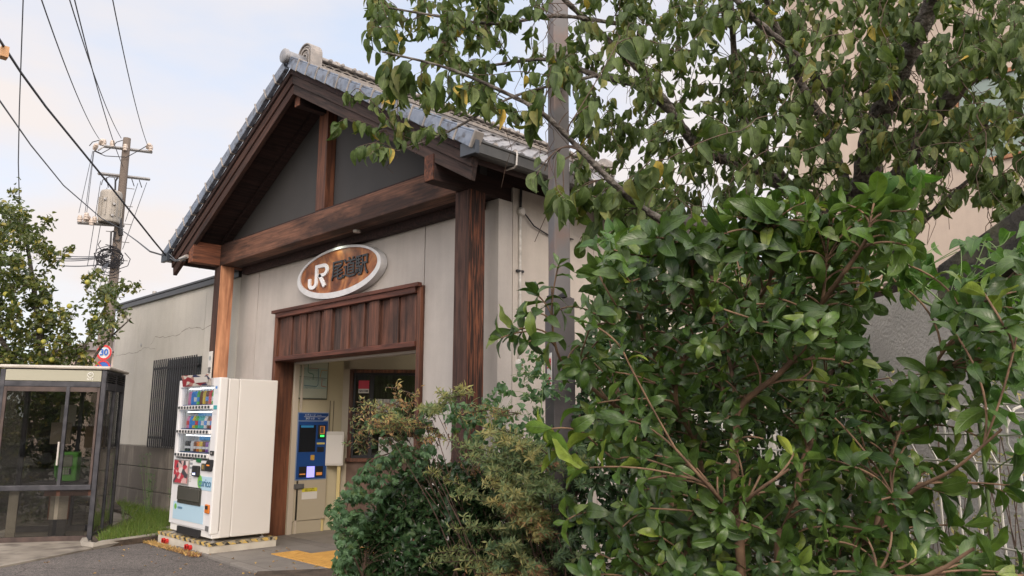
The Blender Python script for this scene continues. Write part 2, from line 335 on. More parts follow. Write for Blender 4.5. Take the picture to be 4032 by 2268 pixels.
def slabs(nt, b):
    v = coords(nt); n = nd(nt, 'ShaderNodeTexNoise', Scale=2.2, Detail=8, Roughness=.65); nt.links.new(v, n.inputs['Vector'])
    r = ramp(nt, n.outputs['Fac'], [(.3, (.16, .145, .13)), (.7, (.25, .23, .205))])
    br = nd(nt, 'ShaderNodeTexBrick', offset=0.0); nt.links.new(v, br.inputs['Vector']); br.inputs['Scale'].default_value = 1.0
    br.inputs['Brick Width'].default_value = .6; br.inputs['Row Height'].default_value = .6; br.inputs['Mortar Size'].default_value = .006; br.inputs['Mortar Smooth'].default_value = .4
    br.inputs['Color1'].default_value = (1, 1, 1, 1); br.inputs['Color2'].default_value = (.9, .9, .9, 1); br.inputs['Mortar'].default_value = (.5, .48, .45, 1)
    n3 = nd(nt, 'ShaderNodeTexNoise', Scale=120, Detail=3); nt.links.new(v, n3.inputs['Vector']); r3 = ramp(nt, n3.outputs['Fac'], [(.3, (.8, .8, .8)), (.7, (1.15, 1.15, 1.15))])
    mul = nd(nt, 'ShaderNodeMixRGB', blend_type='MULTIPLY'); mul.inputs[0].default_value = 1; nt.links.new(r.outputs[0], mul.inputs[1]); nt.links.new(br.outputs[0], mul.inputs[2])
    mu2 = nd(nt, 'ShaderNodeMixRGB', blend_type='MULTIPLY'); mu2.inputs[0].default_value = 1; nt.links.new(mul.outputs[0], mu2.inputs[1]); nt.links.new(r3.outputs[0], mu2.inputs[2])
    nt.links.new(mu2.outputs[0], b.inputs['Base Color']); bump(nt, b, br.outputs['Fac'], -.4, .004)
M_asph = mat('asphalt', rough=.95, build=asphalt)
M_slab = mat('paving', rough=.85, build=slabs)
M_conc = mat('old_concrete', rough=.92, build=noisy((.15, .13, .105), (.29, .26, .215), 1.8, 8, bstr=.5, bscale=45, c3=(.10, .085, .07), scale3=3.))
M_soil = mat('soil', rough=1, build=noisy((.035, .026, .018), (.085, .062, .045), 6., bstr=.8, bscale=30, bdist=.03))
M_kerb = mat('kerb_concrete', rough=.9, build=noisy((.22, .20, .17), (.36, .33, .28), 5., bstr=.4, bscale=80))

gr = MB(); N = 60
xs = np.linspace(-60, 60, N)
o = MB().add([(-400, -400, -.04), (400, -400, -.04), (400, 400, -.04), (-400, 400, -.04)], [(0, 1, 2, 3)]).build('ground', mat('far_ground', (.12, .115, .10), .95)); tag(o, kind='structure')
o = MB().add([(-60, -9, -.03), (40, -9, -.03), (40, 5.2, -.03), (-60, 5.2, -.03)], [(0, 1, 2, 3)]).build('road', M_asph); tag(o, kind='structure')
o = MB().prism([(-10.45, 4.18), (-9.05, 4.12), (-1.2, 3.75), (-1.2, 5.8), (-10.45, 5.8)], -.1, 0, 'Z').build('pavement', M_slab, bevel=.008); tag(o, kind='structure')
o = MB().prism([(-16, -1.0), (-9.0, -1.0), (-9.85, 2.2), (-10.52, 3.36), (-11.4, 3.62), (-13.4, 5.0), (-16, 5.0)], -.1, -.012, 'Z').build('concrete_apron', M_conc); tag(o, kind='structure')
o = MB().prism([(-11.4, 3.62), (-10.6, 3.42), (-10.7, 4.35), (-11.0, 5.35), (-17, 5.35), (-17, 4.9), (-13.4, 4.9)], -.1, .035, 'Z').build('grass_verge_ground', M_soil); tag(o, kind='structure')
kb = MB().tube([(-10.98, 4.5, .01), (-10.86, 4.3, .01), (-10.62, 3.5, .01), (-10.56, 3.4, 0), (-10.75, 3.36, 0), (-11.15, 3.46, .0)], .05, 6).build('kerb', M_kerb, smooth=True); tag(kb, kind='structure')
o = MB().prism([(-7.4, 3.9), (-6.0, 3.0), (-1.0, .5), (3, .2), (3, 4.2), (-1.2, 5.2), (-5.4, 5.3), (-7.0, 4.6)], -.1, .06, 'Z').build('planting_bed', M_soil); tag(o, kind='structure')
o = MB().box(-11.5, -10.75, 4.55, 5.0, 0, .045).build('paving_slab', M_kerb, bevel=.01); tag(o, 'small grey slab in the grass left of the vending machine', 'slab')

# tactile paving
def tact(nt, b):
    v = coords(nt); 
    sx = nt.nodes.new('ShaderNodeVectorMath'); sx.operation = 'SCALE'; sx.inputs['Scale'].default_value = 1 / .06; nt.links.new(v, sx.inputs[0])
    fr = nt.nodes.new('ShaderNodeVectorMath'); fr.operation = 'FRACTION'; nt.links.new(sx.outputs[0], fr.inputs[0])
    sb = nt.nodes.new('ShaderNodeVectorMath'); sb.operation = 'SUBTRACT'; sb.inputs[1].default_value = (.5, .5, 0); nt.links.new(fr.outputs[0], sb.inputs[0])
    ml = nt.nodes.new('ShaderNodeVectorMath'); ml.operation = 'MULTIPLY'; ml.inputs[1].default_value = (1, 1, 0); nt.links.new(sb.outputs[0], ml.inputs[0])
    ln = nt.nodes.new('ShaderNodeVectorMath'); ln.operation = 'LENGTH'; nt.links.new(ml.outputs[0], ln.inputs[0])
    r = ramp(nt, ln.outputs['Value'], [(.25, (1, 1, 1)), (.36, (0, 0, 0))])
    n = nd(nt, 'ShaderNodeTexNoise', Scale=8, Detail=6); nt.links.new(v, n.inputs['Vector']); c = ramp(nt, n.outputs['Fac'], [(.3, (.50, .26, .055)), (.7, (.68, .38, .09))])
    nt.links.new(c.outputs[0], b.inputs['Base Color']); bump(nt, b, r.outputs[0], 1, .006)
M_tact = mat('tactile_yellow', rough=.7, build=tact)
tp = empty('tactile_paving', label='yellow dotted tactile paving leading to the station door', cat='tactile paving')
bx('tile_strip', M_tact, tp, -8.58, -6.0, 4.68, 5.02, 0, .008)
bx('tile_strip', M_tact, tp, -8.28, -7.66, 5.023, 6.3, 0, .008)
bx('tile_strip', M_tact, tp, -9.0, -8.5, 5.9, 6.2, 0, .012)

# ================================================================== STATION BUILDING
XR, ZR = -8.37, 5.93
A = math.atan(.56); CA, SA = math.cos(A), math.sin(A)
def sl(side, t, n): return (XR + side * (t * CA + n * SA), ZR - t * SA + n * CA)
def slq(mb, side, t0, t1, n0, n1, y0, y1, mitre=False, mi=0):
    ta, tb = (t0, t0) if not mitre else (-n0 * math.tan(A), -n1 * math.tan(A))
    t1a, t1b = t1 if isinstance(t1, tuple) else (t1, t1)
    mb.prism([sl(side, ta, n0), sl(side, t1a, n0), sl(side, t1b, n1), sl(side, tb, n1)], y0, y1, 'Y', mi); return mb
ST = empty('station_building', (-8.37, 5.35, 0), label='timber framed station hall with a tiled gable roof and beige walls', cat='building')
def SB(mb, name, mt, bevel=0., par=None, **k):
    """build a part given in world coordinates under the station"""
    return mb.build(name, mt, par or ST, bevel, **k)
# front wall with door opening, joints as real gaps between panels
W0, W1, YW, ZT = -11.2, -5.53, 5.35, 3.785
fw = MB()
def panel(x0, x1, z0, z1): fw.box(x0, x1, YW, YW + .2, z0, z1)
g = .007
for x0, x1 in ((W0, -10.62), (-10.62, -9.97)): panel(x0 + g, x1 - g, 0, ZT)
xs_ = [-9.97, -8.37, -6.72]
for x0, x1 in ((-9.97, -8.37), (-8.37, -6.72)): panel(x0 + g if x0 > -9.9 else x0 - g, x1 - g, 3.02, ZT)
panel(-6.72 + g, W1, 0, ZT)
fw.box(W0, W1 - .01, YW + .02, YW + .19, 3.02, ZT - .002)
fw.box(-6.70, W1 - .01, YW + .02, YW + .19, 0, 3.019); fw.box(W0, -9.98, YW + .02, YW + .19, 0, 3.019)
SB(fw, 'front_wall', M_wall)
sw = MB()
ys = [5.553, 6.89, 8.3, 9.7, 11.0]
for a, b_ in zip(ys[:-1], ys[1:]): sw.box(W1 - .2, W1, a + .006, b_ - .006, 0, 3.95)
sw.box(W1 - .19, W1 - .012, 5.56, 10.99, 0, 3.94)
SB(sw, 'side_wall', M_wall2)
# posts
def post(x0, mF, name='post'):
    p = SB(MB().box(x0, x0 + .215, 4.92, 5.135, .0, 3.79), name, mF, .012)
    return p
pl_ = MB(); pl_.box(-11.19, -11.19 + .19, 4.92, 5.135, .1, 3.79)
tag(SB(pl_, 'post', M_postF, .01), 'weathered left post behind the vending machine')
SB(MB().box(-10.999, -10.985, 4.925, 5.13, .1, 3.789), 'post_lit_face', M_postO, .003)  # fresh orange wood, with the warm light on this side painted in
pr_ = MB(); pr_.box(-5.715, -5.72 + .21, 4.92, 5.135, .1, 3.79)
tag(SB(pr_, 'post', M_postF, .01), 'dark right post with orange grain')
SB(MB().box(-5.509, -5.497, 4.925, 5.13, .1, 3.789), 'post_lit_face', M_postR, .003)
# tie beam, purlins
SB(MB().box(-11.04, -5.70, 4.92, 5.13, 3.79, 4.10), 'tie_beam', M_woodbeam, .012)
SB(MB().box(-11.03, -5.70, 4.96, 5.12, 4.10, 4.135), 'beam_capping', M_soffit, .004)
for x0, x1, z1 in ((-11.20, -11.04, 4.105), (-5.70, -5.555, 4.25)):
    pu = SB(MB().box(x0, x1, 4.515, 11.0, 3.795, z1), 'purlin', M_keta if x0 < -9 else M_soffit, .008)  # left purlin in lit timber colour, right one darkened for the eave shade
    if x0 > -9: MB().box(x0 + .004, x1 - .004, 4.50, 4.514, 3.80, 4.06).build('purlin_lit_end', M_keta, pu, .003)  # added cap in the lit timber colour over the darkened purlin
SB(MB().box(-8.43, -8.31, 4.59, 5.1, 5.40, 5.56), 'ridge_purlin', M_soffit, .006); SB(MB().box(-8.43, -8.31, 4.575, 4.589, 5.40, 5.56), 'ridge_purlin_lit_end', M_keta, .003)  # shade painted on the ridge purlin, lit tone on its added end cap
SB(MB().box(-11.0, -5.71, 5.135, 5.6, 3.80, 3.83), 'porch_soffit', M_soffit)
SB(MB().box(-10.98, -5.72, 5.25, 5.345, 3.70, 3.798), 'wall_plate', M_soffit, .004)
# gable infill, king strut and gable rafters; dark strip beside the strut paints its shade
gz = lambda x: ZR - .13 / CA - .56 * abs(x - XR)
SB(MB().prism([(-11.2, 4.0), (-5.55, 4.0), (-5.55, gz(-5.55)), (XR, gz(XR)), (-11.2, gz(-11.2))], 5.10, 5.2), 'gable_wall', M_gable)
SB(MB().box(-8.475, -8.265, 4.96, 5.099, 4.136, 5.70), 'king_strut', M_red, .008)
SB(MB().box(-8.50, -8.476, 5.06, 5.099, 4.137, 5.70), 'strut_shade_strip', M_soffit)
for s_ in (1, -1):
    SB(slq(MB(), s_, 0, 3.5, -.20, -.135, 4.99, 5.099, True), 'gable_rafter', M_soffit, .004)
# roof deck + eaves boards
for s_ in (1, -1):
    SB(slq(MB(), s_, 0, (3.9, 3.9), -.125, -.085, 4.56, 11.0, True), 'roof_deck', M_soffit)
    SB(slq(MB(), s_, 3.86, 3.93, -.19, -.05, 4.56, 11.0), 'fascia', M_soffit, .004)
    for y in np.arange(5.45, 10.9, .45):
        pass
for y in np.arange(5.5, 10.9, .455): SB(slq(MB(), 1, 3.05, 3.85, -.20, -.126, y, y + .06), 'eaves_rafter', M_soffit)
# bargeboards (three stepped boards each side)
for s_, mB in ((1, M_barge), (-1, M_bargeL)):
    Mr = Matrix.Rotation(s_ * A, 4, 'Y')
    for n0, n1, yf, te in ((-.336, -.222, 4.512, (4.01, 3.975)), (-.222, -.118, 4.490, (3.975, 3.945)), (-.118, -.045, 4.462, (3.94, 3.92))):
        mbq = slq(MB(), s_, 0, te, n0, n1, yf, 4.57, True)
        o = SB(mbq, 'bargeboard', M_soffit if n1 > -.1 else mB, .006)
        # grain follows the slope: rotate the mesh data into a sloping local frame
        o.data.transform(Mr.inverted()); o.matrix_basis = Mr.copy()

# ---------------- tiles
RF = tag(SB(MB().box(-8.5, -8.24, 4.62, 10.9, 5.90, 5.935), 'roof', M_tileg), 'grey glazed pantile roof')
def RP(mb, name, mt, bevel=0., smooth=False):
    o = mb.build(name, mt, RF, bevel, smooth); return o
T1, NC = 3.93, 15
dt = T1 / NC; CW = .265
def pan_field(side):
    us = [];  y = 4.50
    ny = int((10.98 - y) / CW); sub = 8
    prof = [(k / sub) for k in range(sub)]
    def hp(u): return -.012 * math.sin(math.pi * min(u / .72, 1)) + (.034 * math.sin(math.pi * (u - .72) / .28) if u > .72 else 0)
    yy = []; hh = []
    for c in range(ny):
        for u in (0, .18, .36, .54, .72, .79, .86, .93):
            yy.append(y + (c + u) * CW); hh.append(hp(u))
    yy = np.array(yy); hh = np.array(hh); n = len(yy)
    V = []; Fc = []
    rows = []
    for i in range(NC):
        for fr, off in ((0.0, .002), (.999, .030)): rows.append((i * dt + fr * dt + .05, off))
        rows.append(((i + 1) * dt + .05, .004))
    for t, off in rows:
        for k in range(n):
            x, z = sl(side, min(t, T1 - .02), hh[k] * .8 + off - .075 * math.sin(math.pi * min(1, t / T1))); V.append((x, yy[k], z))
    for r in range(len(rows) - 1):
        for k in range(n - 1): Fc.append((r * n + k, r * n + k + 1, (r + 1) * n + k + 1, (r + 1) * n + k))
    return MB().add(V, Fc)
for s_ in (1, -1): RP(pan_field(s_), 'pantile_field', M_tileg, smooth=True)
# eave round ends on the right (visible under the ridge line)
for c in range(24):
    y = 4.50 + (c + .86) * CW
    x, z = sl(1, T1 - .02, .018); RP(MB().lathe((x, y, z), [(.0, .03), (.026, .025), (.030, .0), (.027, -.03)][::-1], 10, 'X'), 'eave_tile_end', M_tilel, smooth=True)
# verge tiles: apron plates facing the front with pale lips
for s_ in (1, -1):
    for i in range(NC):
        ta, tb = .06 + i * dt, .06 + (i + 1) * dt
        mb = MB(); lf = .012
        # plate, slightly tilted so that each laps the next
        q = [sl(s_, ta, -.052), sl(s_, tb - .02, -.062 + 0), sl(s_, tb - .02, .078), sl(s_, ta, .066)]
        mb.prism(q, 4.395, 4.46, 'Y', 0)
        # rounded shoulder on top
        q2 = [sl(s_, ta, .065), sl(s_, tb - .02, .077), sl(s_, tb - .02, .097), sl(s_, ta, .088)]
        mb.prism(q2, 4.405, 4.52, 'Y', 0)
        q3 = [sl(s_, tb - .020, -.062), sl(s_, tb + .006, -.062), sl(s_, tb + .006, .100), sl(s_, tb - .020, .100)]
        mb.prism(q3, 4.388, 4.50, 'Y', 1)
        o = RP(mb, 'verge_tile', [M_tilef, M_tilel], .008)
# verge roll ends look from below on the left side: small round knobs
# ridge: noshi courses, lattice of rings, round cap, onigawara, round end cap
mb = MB()
for k in range(3):
    w = .15 - .012 * k; z0 = 5.925 + .022 * k
    mb.box(XR - w, XR + w, 4.72, 10.85, z0, z0 + .017)
RP(mb, 'ridge_courses', M_tilel, .006)
RP(MB().box(XR - .075, XR + .075, 4.80, 10.8, 5.985, 6.055), 'ridge_core', M_black)
for sgn in (1, -1):
    lat = MB()
    for row, (zc, ph) in enumerate(((6.008, 0), (6.040, .5))):
        y = 4.82
        while y < 10.78:
            cyc = y + ph * .13
            pts = []
            a0, a1 = (0, math.pi) if row == 0 else (math.pi, 2 * math.pi)
            for k in range(9):
                t = a0 + (a1 - a0) * k / 8
                pts.append((XR + sgn * .098, cyc + .062 * math.cos(t), zc + .026 * math.sin(t) + (-.010 if row == 0 else .008)))
            lat.tube(pts, .0075, 5)
            y += .13
    RP(lat, 'ridge_lattice', M_tilel)
mb = MB().box(XR - .14, XR + .14, 4.75, 10.85, 6.056, 6.076)
mb.prism([(XR + .125 * math.cos(t), 6.076 + .065 * math.sin(t)) for t in np.linspace(0, math.pi, 11)], 4.75, 10.85, 'Y')
y = 5.05
while y < 10.8:
    mb.prism([(XR + .14 * math.cos(t), 6.076 + .078 * math.sin(t)) for t in np.linspace(0, math.pi, 11)], y, y + .035, 'Y'); y += .36
RP(mb, 'ridge_cap', M_tilel, .004)
y = 4.92
while y < 10.8:
    RP(MB().lathe((XR + .135, y, 6.066), [(.001, -.0), (.024, .0), (.024, .05), (.014, .06)], 8, 'X'), 'ridge_stud', M_tilel, smooth=True); y += .18
def arch(w, h, r, y0, y1, z0, n=14):
    pts = [(XR - w, z0), (XR - w, z0 + h - r)] + [(XR - w * math.cos(t), z0 + h - r + r * math.sin(t)) for t in np.linspace(0, math.pi, n)][1:-1] + [(XR + w, z0 + h - r), (XR + w, z0)]
    return pts
og = MB()
zs = 5.925
outer = [(.17, .34, .165), (.14, .305, .135), (.115, .27, .11), (.09, .235, .085), (.065, .20, .06), (.04, .165, .036)]
og.prism(arch(*outer[0], 0, 0, zs), 4.66, 4.80, 'Y')
for k in range(len(outer)):
    w, h, r = outer[k]; dpt = 4.635 if k % 2 == 0 else 4.648
    a = arch(w, h, r, 0, 0, zs); w2, h2, r2 = w - .016, h - .018, max(r - .016, .01); b_ = arch(w2, h2, r2, 0, 0, zs)
    n = len(a); vs = [(p[0], dpt, p[1]) for p in a] + [(p[0], dpt, p[1]) for p in b_] + [(p[0], 4.662, p[1]) for p in a] + [(p[0], 4.662, p[1]) for p in b_]
    fs = []
    for i in range(n - 1): fs += [(i, i + 1, n + i + 1, n + i), (2 * n + i, i, i + 1, 2 * n + i + 1)[::-1], (n + i, n + i + 1, 3 * n + i + 1, 3 * n + i)]
    og.add(vs, fs)
tag(RP(og, 'ridge_end_tile', M_tilel, .004), 'arched ridge end tile with nested grooves')
RP(MB().lathe((XR, 4.34, 6.00), [(.001, 0), (.075, 0), (.092, .012), (.092, .05), (.078, .06), (.078, .30)], 24, 'Y'), 'round_end_tile', M_tileg, smooth=True)
og2 = MB(); og2.v = [(x, 15.5 - y, z) for x, y, z in og.v]; og2.f = list(og.f); og2.mi = list(og.mi)
RP(og2, 'ridge_end_tile', M_tilel, .004)

# ---------------- gutters
def gutter(side, y0, y1):
    gp = empty('gutter'); attach(gp, ST)
    xi = XR + side * 3.30; xo = XR + side * 3.485
    prof = [(xi, 3.995), (xi, 3.91), (xi + side * .015, 3.893), (xo - side * .035, 3.885), (xo - side * .012, 3.90), (xo - side * .006, 3.985), (xo + side * .006, 3.995), (xo + side * .006, 4.012), (xo - side * .012, 4.012), (xo - side * .018, 3.93), (xo - side * .04, 3.90), (xi + side * .02, 3.905), (xi + side * .006, 3.92), (xi + side * .006, 3.995)]
    MB().prism(prof, y0, y1, 'Y').build('trough', M_gutter, gp)
    MB().prism([(xi - side * .01, 4.005), (xi - side * .01, 3.88), (xo + side * .012, 3.875), (xo + side * .015, 4.02)], y0 - .02, y0 + .03, 'Y').build('end_cap', mat('gutter_cap', (.035, .045, .06), .35), gp, .004)
    for y in (4.95, 6.1, 7.3, 8.5, 9.7):
        if y < y1:
            MB().tube([(xi, y, 3.875), (xo - side * .03, y, 3.872), (xo + side * .002, y, 3.89), (xo + side * .012, y, 3.99), (xo + side * .006, y, 4.02)], .009, 6).build('bracket', M_alu, gp)
    return gp
gutter(1, 4.44, 11.0); gutter(-1, 4.40, 11.0)

# ---------------- door surround
dr = MB()
dr.box(-9.965, -9.885, 5.29, 5.58, 0, 3.02); SB(dr, 'door_jamb', M_red, .006)
SB(MB().box(-6.765, -6.70, 5.29, 5.58, 0, 3.02), 'door_jamb', M_red, .006)
SB(MB().box(-9.885, -6.765, 5.255, 5.40, 2.935, 3.02).box(-9.98, -6.69, 5.235, 5.30, 3.0, 3.045), 'transom_top_rail', mat('rail_timber', rough=.7, build=wood((.03, .010, .007), (.13, .042, .026), 'X')), .006)
SB(MB().box(-9.885, -6.765, 5.265, 5.56, 2.335, 2.395), 'lintel', MATS['rail_timber'], .006)
bat = MB(); edges = [-9.885, -9.71, -9.51, -9.33, -9.15, -8.98, -8.81, -8.69, -8.49, -8.31, -8.135, -7.955, -7.80, -7.68, -7.48, -7.30, -7.125, -6.955, -6.79, -6.766]
for i in range(len(edges) - 1):
    d = .0 if i % 2 else .022
    if i in (7, 13): d = -.02
    d += random.uniform(-.004, .004)
    o = SB(MB().box(edges[i] + .002, edges[i + 1] - .002, 5.31 + d, 5.36 + d, 2.40, 2.935 - random.uniform(0, .006)), 'transom_board', M_batten if i not in (8,) else mat('transom_timber_grey', rough=.75, build=wood((.02, .012, .010), (.07, .042, .034), 'Z')), .003)
    # shift texture space so that boards differ
    dx = random.uniform(-3, 3); o.data.transform(Matrix.Translation((-dx, 0, 0))); o.location.x += dx
M_aluf = mat('cream_frame', (.50, .44, .36), .45)
SB(MB().box(-9.884, -9.855, 5.585, 5.66, 0, 2.33).box(-9.884, -9.862, 5.70, 5.73, 0, 2.33), 'door_frame', M_aluf, .002)
SB(MB().box(-9.90, -6.75, 5.40, 5.55, 2.395, 2.93), 'transom_backing', M_black)
SB(MB().box(-9.85, -6.78, 5.58, 5.70, 2.31, 2.335), 'door_track', M_alu)

# ---------------- hall interior
M_int = mat('interior_cream', rough=.8, build=noisy((.47, .42, .29), (.55, .49, .34), 1.5, bstr=.05))
M_int2 = mat('interior_grey_cream', rough=.8, build=noisy((.42, .38, .30), (.50, .45, .36), 1.5, bstr=.05))
M_brick = mat('interior_brown_tile', rough=.7, build=noisy((.12, .075, .055), (.2, .13, .10), 4., bstr=.1))
SB(MB().box(-10.0, -9.905, 5.56, 6.41, 0, 2.9), 'hall_wall', M_int)
r45 = Vector((RT[0], RT[1], 0)).normalized(); n45 = Vector((-r45.y, r45.x, 0))
K = Vector((-9.905, 6.41, 0))
M45 = Matrix(((r45.x, n45.x, 0, K.x), (r45.y, n45.y, 0, K.y), (0, 0, 1, 0), (0, 0, 0, 1)))
def S45(name, mt, x0, x1, y0, y1, z0, z1, bevel=0., par=None):
    return SB(MB().box(x0, x1, y0, y1, z0, z1, M=M45), name, mt, bevel)
S45('hall_wall', M_int2, 0, .095, 0, .1, 0, 2.9); S45('hall_wall', M_int2, .0, 2.6, 0, .1, 2.285, 2.9)
S45('hall_wall', M_brick, .095, 2.6, 0, .1, 0, .95)
SB(MB().box(-8.2, -5.75, 8.1, 8.2, 0, 2.9), 'hall_wall', M_int2)
SB(MB().box(-5.76, -5.735, 5.56, 8.1, 0, 2.9), 'hall_wall', M_int2)
SB(MB().box(-10.0, -5.74, 5.56, 8.2, 2.9, 3.0), 'hall_ceiling', M_int2)
SB(MB().box(-10.0, -5.74, 5.56, 8.2, -.05, .004), 'hall_floor', mat('hall_floor', rough=.6, build=noisy((.17, .155, .135), (.23, .21, .185), 3.)))
# ticket window
tw = empty('ticket_window'); attach(tw, ST)
def T45(name, mt, x0, x1, y0, y1, z0, z1, bevel=0.): return MB().box(x0, x1, y0, y1, z0, z1, M=M45).build(name, mt, tw, bevel)
MB().box(.10, .155, -.03, .06, .95, 2.285, M=M45).box(.155, 2.5, -.03, .06, 2.235, 2.285, M=M45).build('frame', M_red, tw, .004)
MB().box(.09, 2.5, -.08, .06, .95, 1.0, M=M45).build('sill', M_red, tw, .004)
MB().box(.155, 2.5, -.01, .03, 2.20, 2.235, M=M45).box(.155, .19, -.01, .03, 1.0, 2.2, M=M45).box(.40, .46, -.012, .03, 1.0, 2.2, M=M45).box(1.2, 1.26, -.012, .03, 1.0, 2.2, M=M45).box(.19, 2.5, -.01, .03, 1.0, 1.04, M=M45).build('sash', M_black, tw, .003)
T45('pane', glassy('window_glass', (.75, .78, .7), .8), .19, 2.5, .0, .006, 1.04, 2.2)
def curtain(nt, b):
    v = coords(nt, (1, 1, .02)); n = nd(nt, 'ShaderNodeTexNoise', Scale=16, Detail=2); nt.links.new(v, n.inputs['Vector'])
    r = ramp(nt, n.outputs['Fac'], [(.3, (.10, .09, .05)), (.7, (.26, .24, .16))]); nt.links.new(r.outputs[0], b.inputs['Base Color'])
T45('curtain', mat('curtain', rough=.9, build=curtain), .16, 2.5, .07, .085, .96, 2.23)
stk = empty('security_sticker', label='red and white security sticker on the ticket window', cat='sticker')
M_pap = mat('white_paper', (.62, .60, .56), .6); M_redp = mat('red_print', (.50, .02, .05), .5)
MB().box(.235, .39, -.022, -.018, 2.00, 2.12, M=M45).build('red_field', M_redp, stk)
MB().box(.235, .39, -.022, -.018, 1.935, 1.998, M=M45).build('white_field', M_pap, stk)
def m45(x, y, z):  # text on the window wall
    p = M45 @ Vector((x, y, z)); return facing(-n45.x, -n45.y, p)
text('lettering', 'SECOM', .04, M_black, stk, m45(.3125, -.024, 1.965), bold=.001, sx=1.0)
po = MB().box(.50, .86, -.022, -.018, 1.50, 1.85, M=M45).build('paper_notice', M_pap); tag(po, 'white paper notice taped inside the ticket window', 'notice')
po.data.materials.clear()
def notice(nt, b):
    v = coords(nt, kind='Generated'); br = nd(nt, 'ShaderNodeTexBrick'); nt.links.new(v, br.inputs['Vector']); br.inputs['Scale'].default_value = 3; br.inputs['Brick Width'].default_value = .7; br.inputs['Row Height'].default_value = .5
    br.inputs['Color1'].default_value = (.05, .06, .07, 1); br.inputs['Color2'].default_value = (.5, .5, .5, 1); br.inputs['Mortar'].default_value = (.55, .54, .5, 1); br.inputs['Mortar Size'].default_value = .12
    nt.links.new(br.outputs[0], b.inputs['Base Color'])
po.data.materials.append(mat('notice_print', rough=.6, build=notice))
po2 = MB().box(.56, 1.1, -.022, -.018, 1.02, 1.30, M=M45).build('paper_notice', M_pap); tag(po2, 'wide blank paper low on the ticket window behind the bush', 'notice')
# ceiling lamps of the hall (fluorescent battens)
for y in (6.6, 7.5):
    lb = MB().box(-8.9, -7.7, y, y + .16, 2.86, 2.898).build('fluorescent_lamp', mat('lamp_body', (.7, .7, .68), .4)); tag(lb, 'white fluorescent batten nearer the door under the hall ceiling' if y < 7 else 'white fluorescent batten deeper in the hall ceiling', 'lamp')
    MB().tube([(-8.88, y + .08, 2.84), (-7.72, y + .08, 2.84)], .016, 8).build('tube', mat('lamp_tube', (.9, .9, .8), .4, emis=(1, .93, .70), estr=9.), lb)

# ---------------- conduit, junction box, bell on the side wall (X = -5.53)
cd = empty('wall_conduit', (-5.52, 5.65, 0), label='thin white conduit running down the beige side wall', cat='conduit')
MB().tube([(-5.515, 5.65, 3.66), (-5.515, 5.65, 2.0)], .016, 8).build('tube', mat('conduit_white', rough=.5, build=noisy((.35, .33, .30), (.62, .60, .56), 14., bstr=0)), cd)
MB().box(-5.53, -5.50, 5.60, 5.70, 3.05, 3.075).build('clip', M_dark, cd, .003)
MB().lathe((-5.53, 5.66, 3.70), [(.001, 0), (.05, 0), (.05, .035), (.035, .05)], 12, 'X').build('junction_box', M_alu, cd)
MB().tube([(-5.50, 5.69, 3.70), (-5.50, 5.85, 3.58), (-5.51, 6.1, 3.52), (-5.51, 6.5, 3.55)], .008, 5).build('cable', M_dark, cd)
MB().tube([(-5.51, 5.65, 3.73), (-5.51, 5.66, 3.95)], .014, 6).build('upper_tube', M_dark, cd)
bl_ = empty('alarm_bell', (-5.53, 5.65, 2.1), label='small round white alarm bell low on the beige side wall', cat='bell')
MB().lathe((-5.53, 5.65, 2.10), [(.001, 0), (.055, 0), (.052, .02), (.035, .04), (.001, .045)], 14, 'X').build('gong', plain('bell_white', (.55, .53, .5)), bl_, smooth=True)
MB().lathe((-5.49, 5.65, 2.09), [(.001, 0), (.018, .0), (.012, .012)], 10, 'X').build('hub', plain('rust', (.16, .06, .03), .8), bl_)

# ================================================================== ANNEX
AN = empty('annex_building', (-13.8, 5.35, 0), label='low flat roofed annex with cracked beige wall and barred window', cat='building')
ax0, ax1 = -16.55, -11.205
an = MB(); js = [ax0, -15.33, -13.80, -12.40, ax1]
for a, b_ in zip(js[:-1], js[1:]):
    an.box(a + .004, b_ - .004, YW - .001, YW + .2, 1.095, 3.70)
an.box(ax0 + .01, ax1, YW + .012, YW + .19, .0, 3.69)
an.box(ax0, ax0 + .2, YW + .201, 9.5, 0, 3.7)
an.build('wall', M_annex, AN)
sc_ = MB()
for i, (z0, z1) in enumerate(((0, .33), (.34, .72), (.73, 1.08))):
    xx = ax0 - .01
    off = [0, .45, .1][i]
    xs2 = [ax0 - .01] + list(np.arange(ax0 + 1.1 + off, ax1 - .3, 1.9)) + [ax1]
    for a, b_ in zip(xs2[:-1], xs2[1:]): sc_.box(a + .004, b_ - .004, YW - .03, YW + .01, z0 + .003, z1)
sc_.build('socle', M_socle, AN, .004)
MB().box(ax0 - .05, ax1 - .0, YW - .045, YW + .26, 3.70, 3.79).box(ax0 - .05, ax1, YW - .06, YW + .26, 3.792, 3.83).box(ax0 - .05, ax0 + .2, YW + .262, 9.6, 3.70, 3.83).build('coping', mat('coping_metal', (.035, .036, .04), .4), AN, .005)
MB().box(ax0, ax1, YW + .2, 9.5, 3.6, 3.68).build('roof', M_dark, AN)
MB().tube([(-14.95, 5.45, 3.8), (-14.95, 5.45, 3.93)], .04, 8).build('roof_vent', M_steel, AN)
aw = empty('window'); attach(aw, AN)
MB().box(-13.72, -12.40, YW - .01, YW + .01, 1.10, 2.56).build('pane', plain('dark_pane', (.02, .022, .025), .15), aw)
grl = MB()
for x in np.arange(-14.17, -12.38, .088): grl.box(x, x + .026, YW - .10, YW - .085, 1.07, 2.575)
for z in (1.22, 2.40): grl.box(-14.2, -12.36, YW - .084, YW - .07, z, z + .04)
grl.build('window_grille', M_dark, aw)
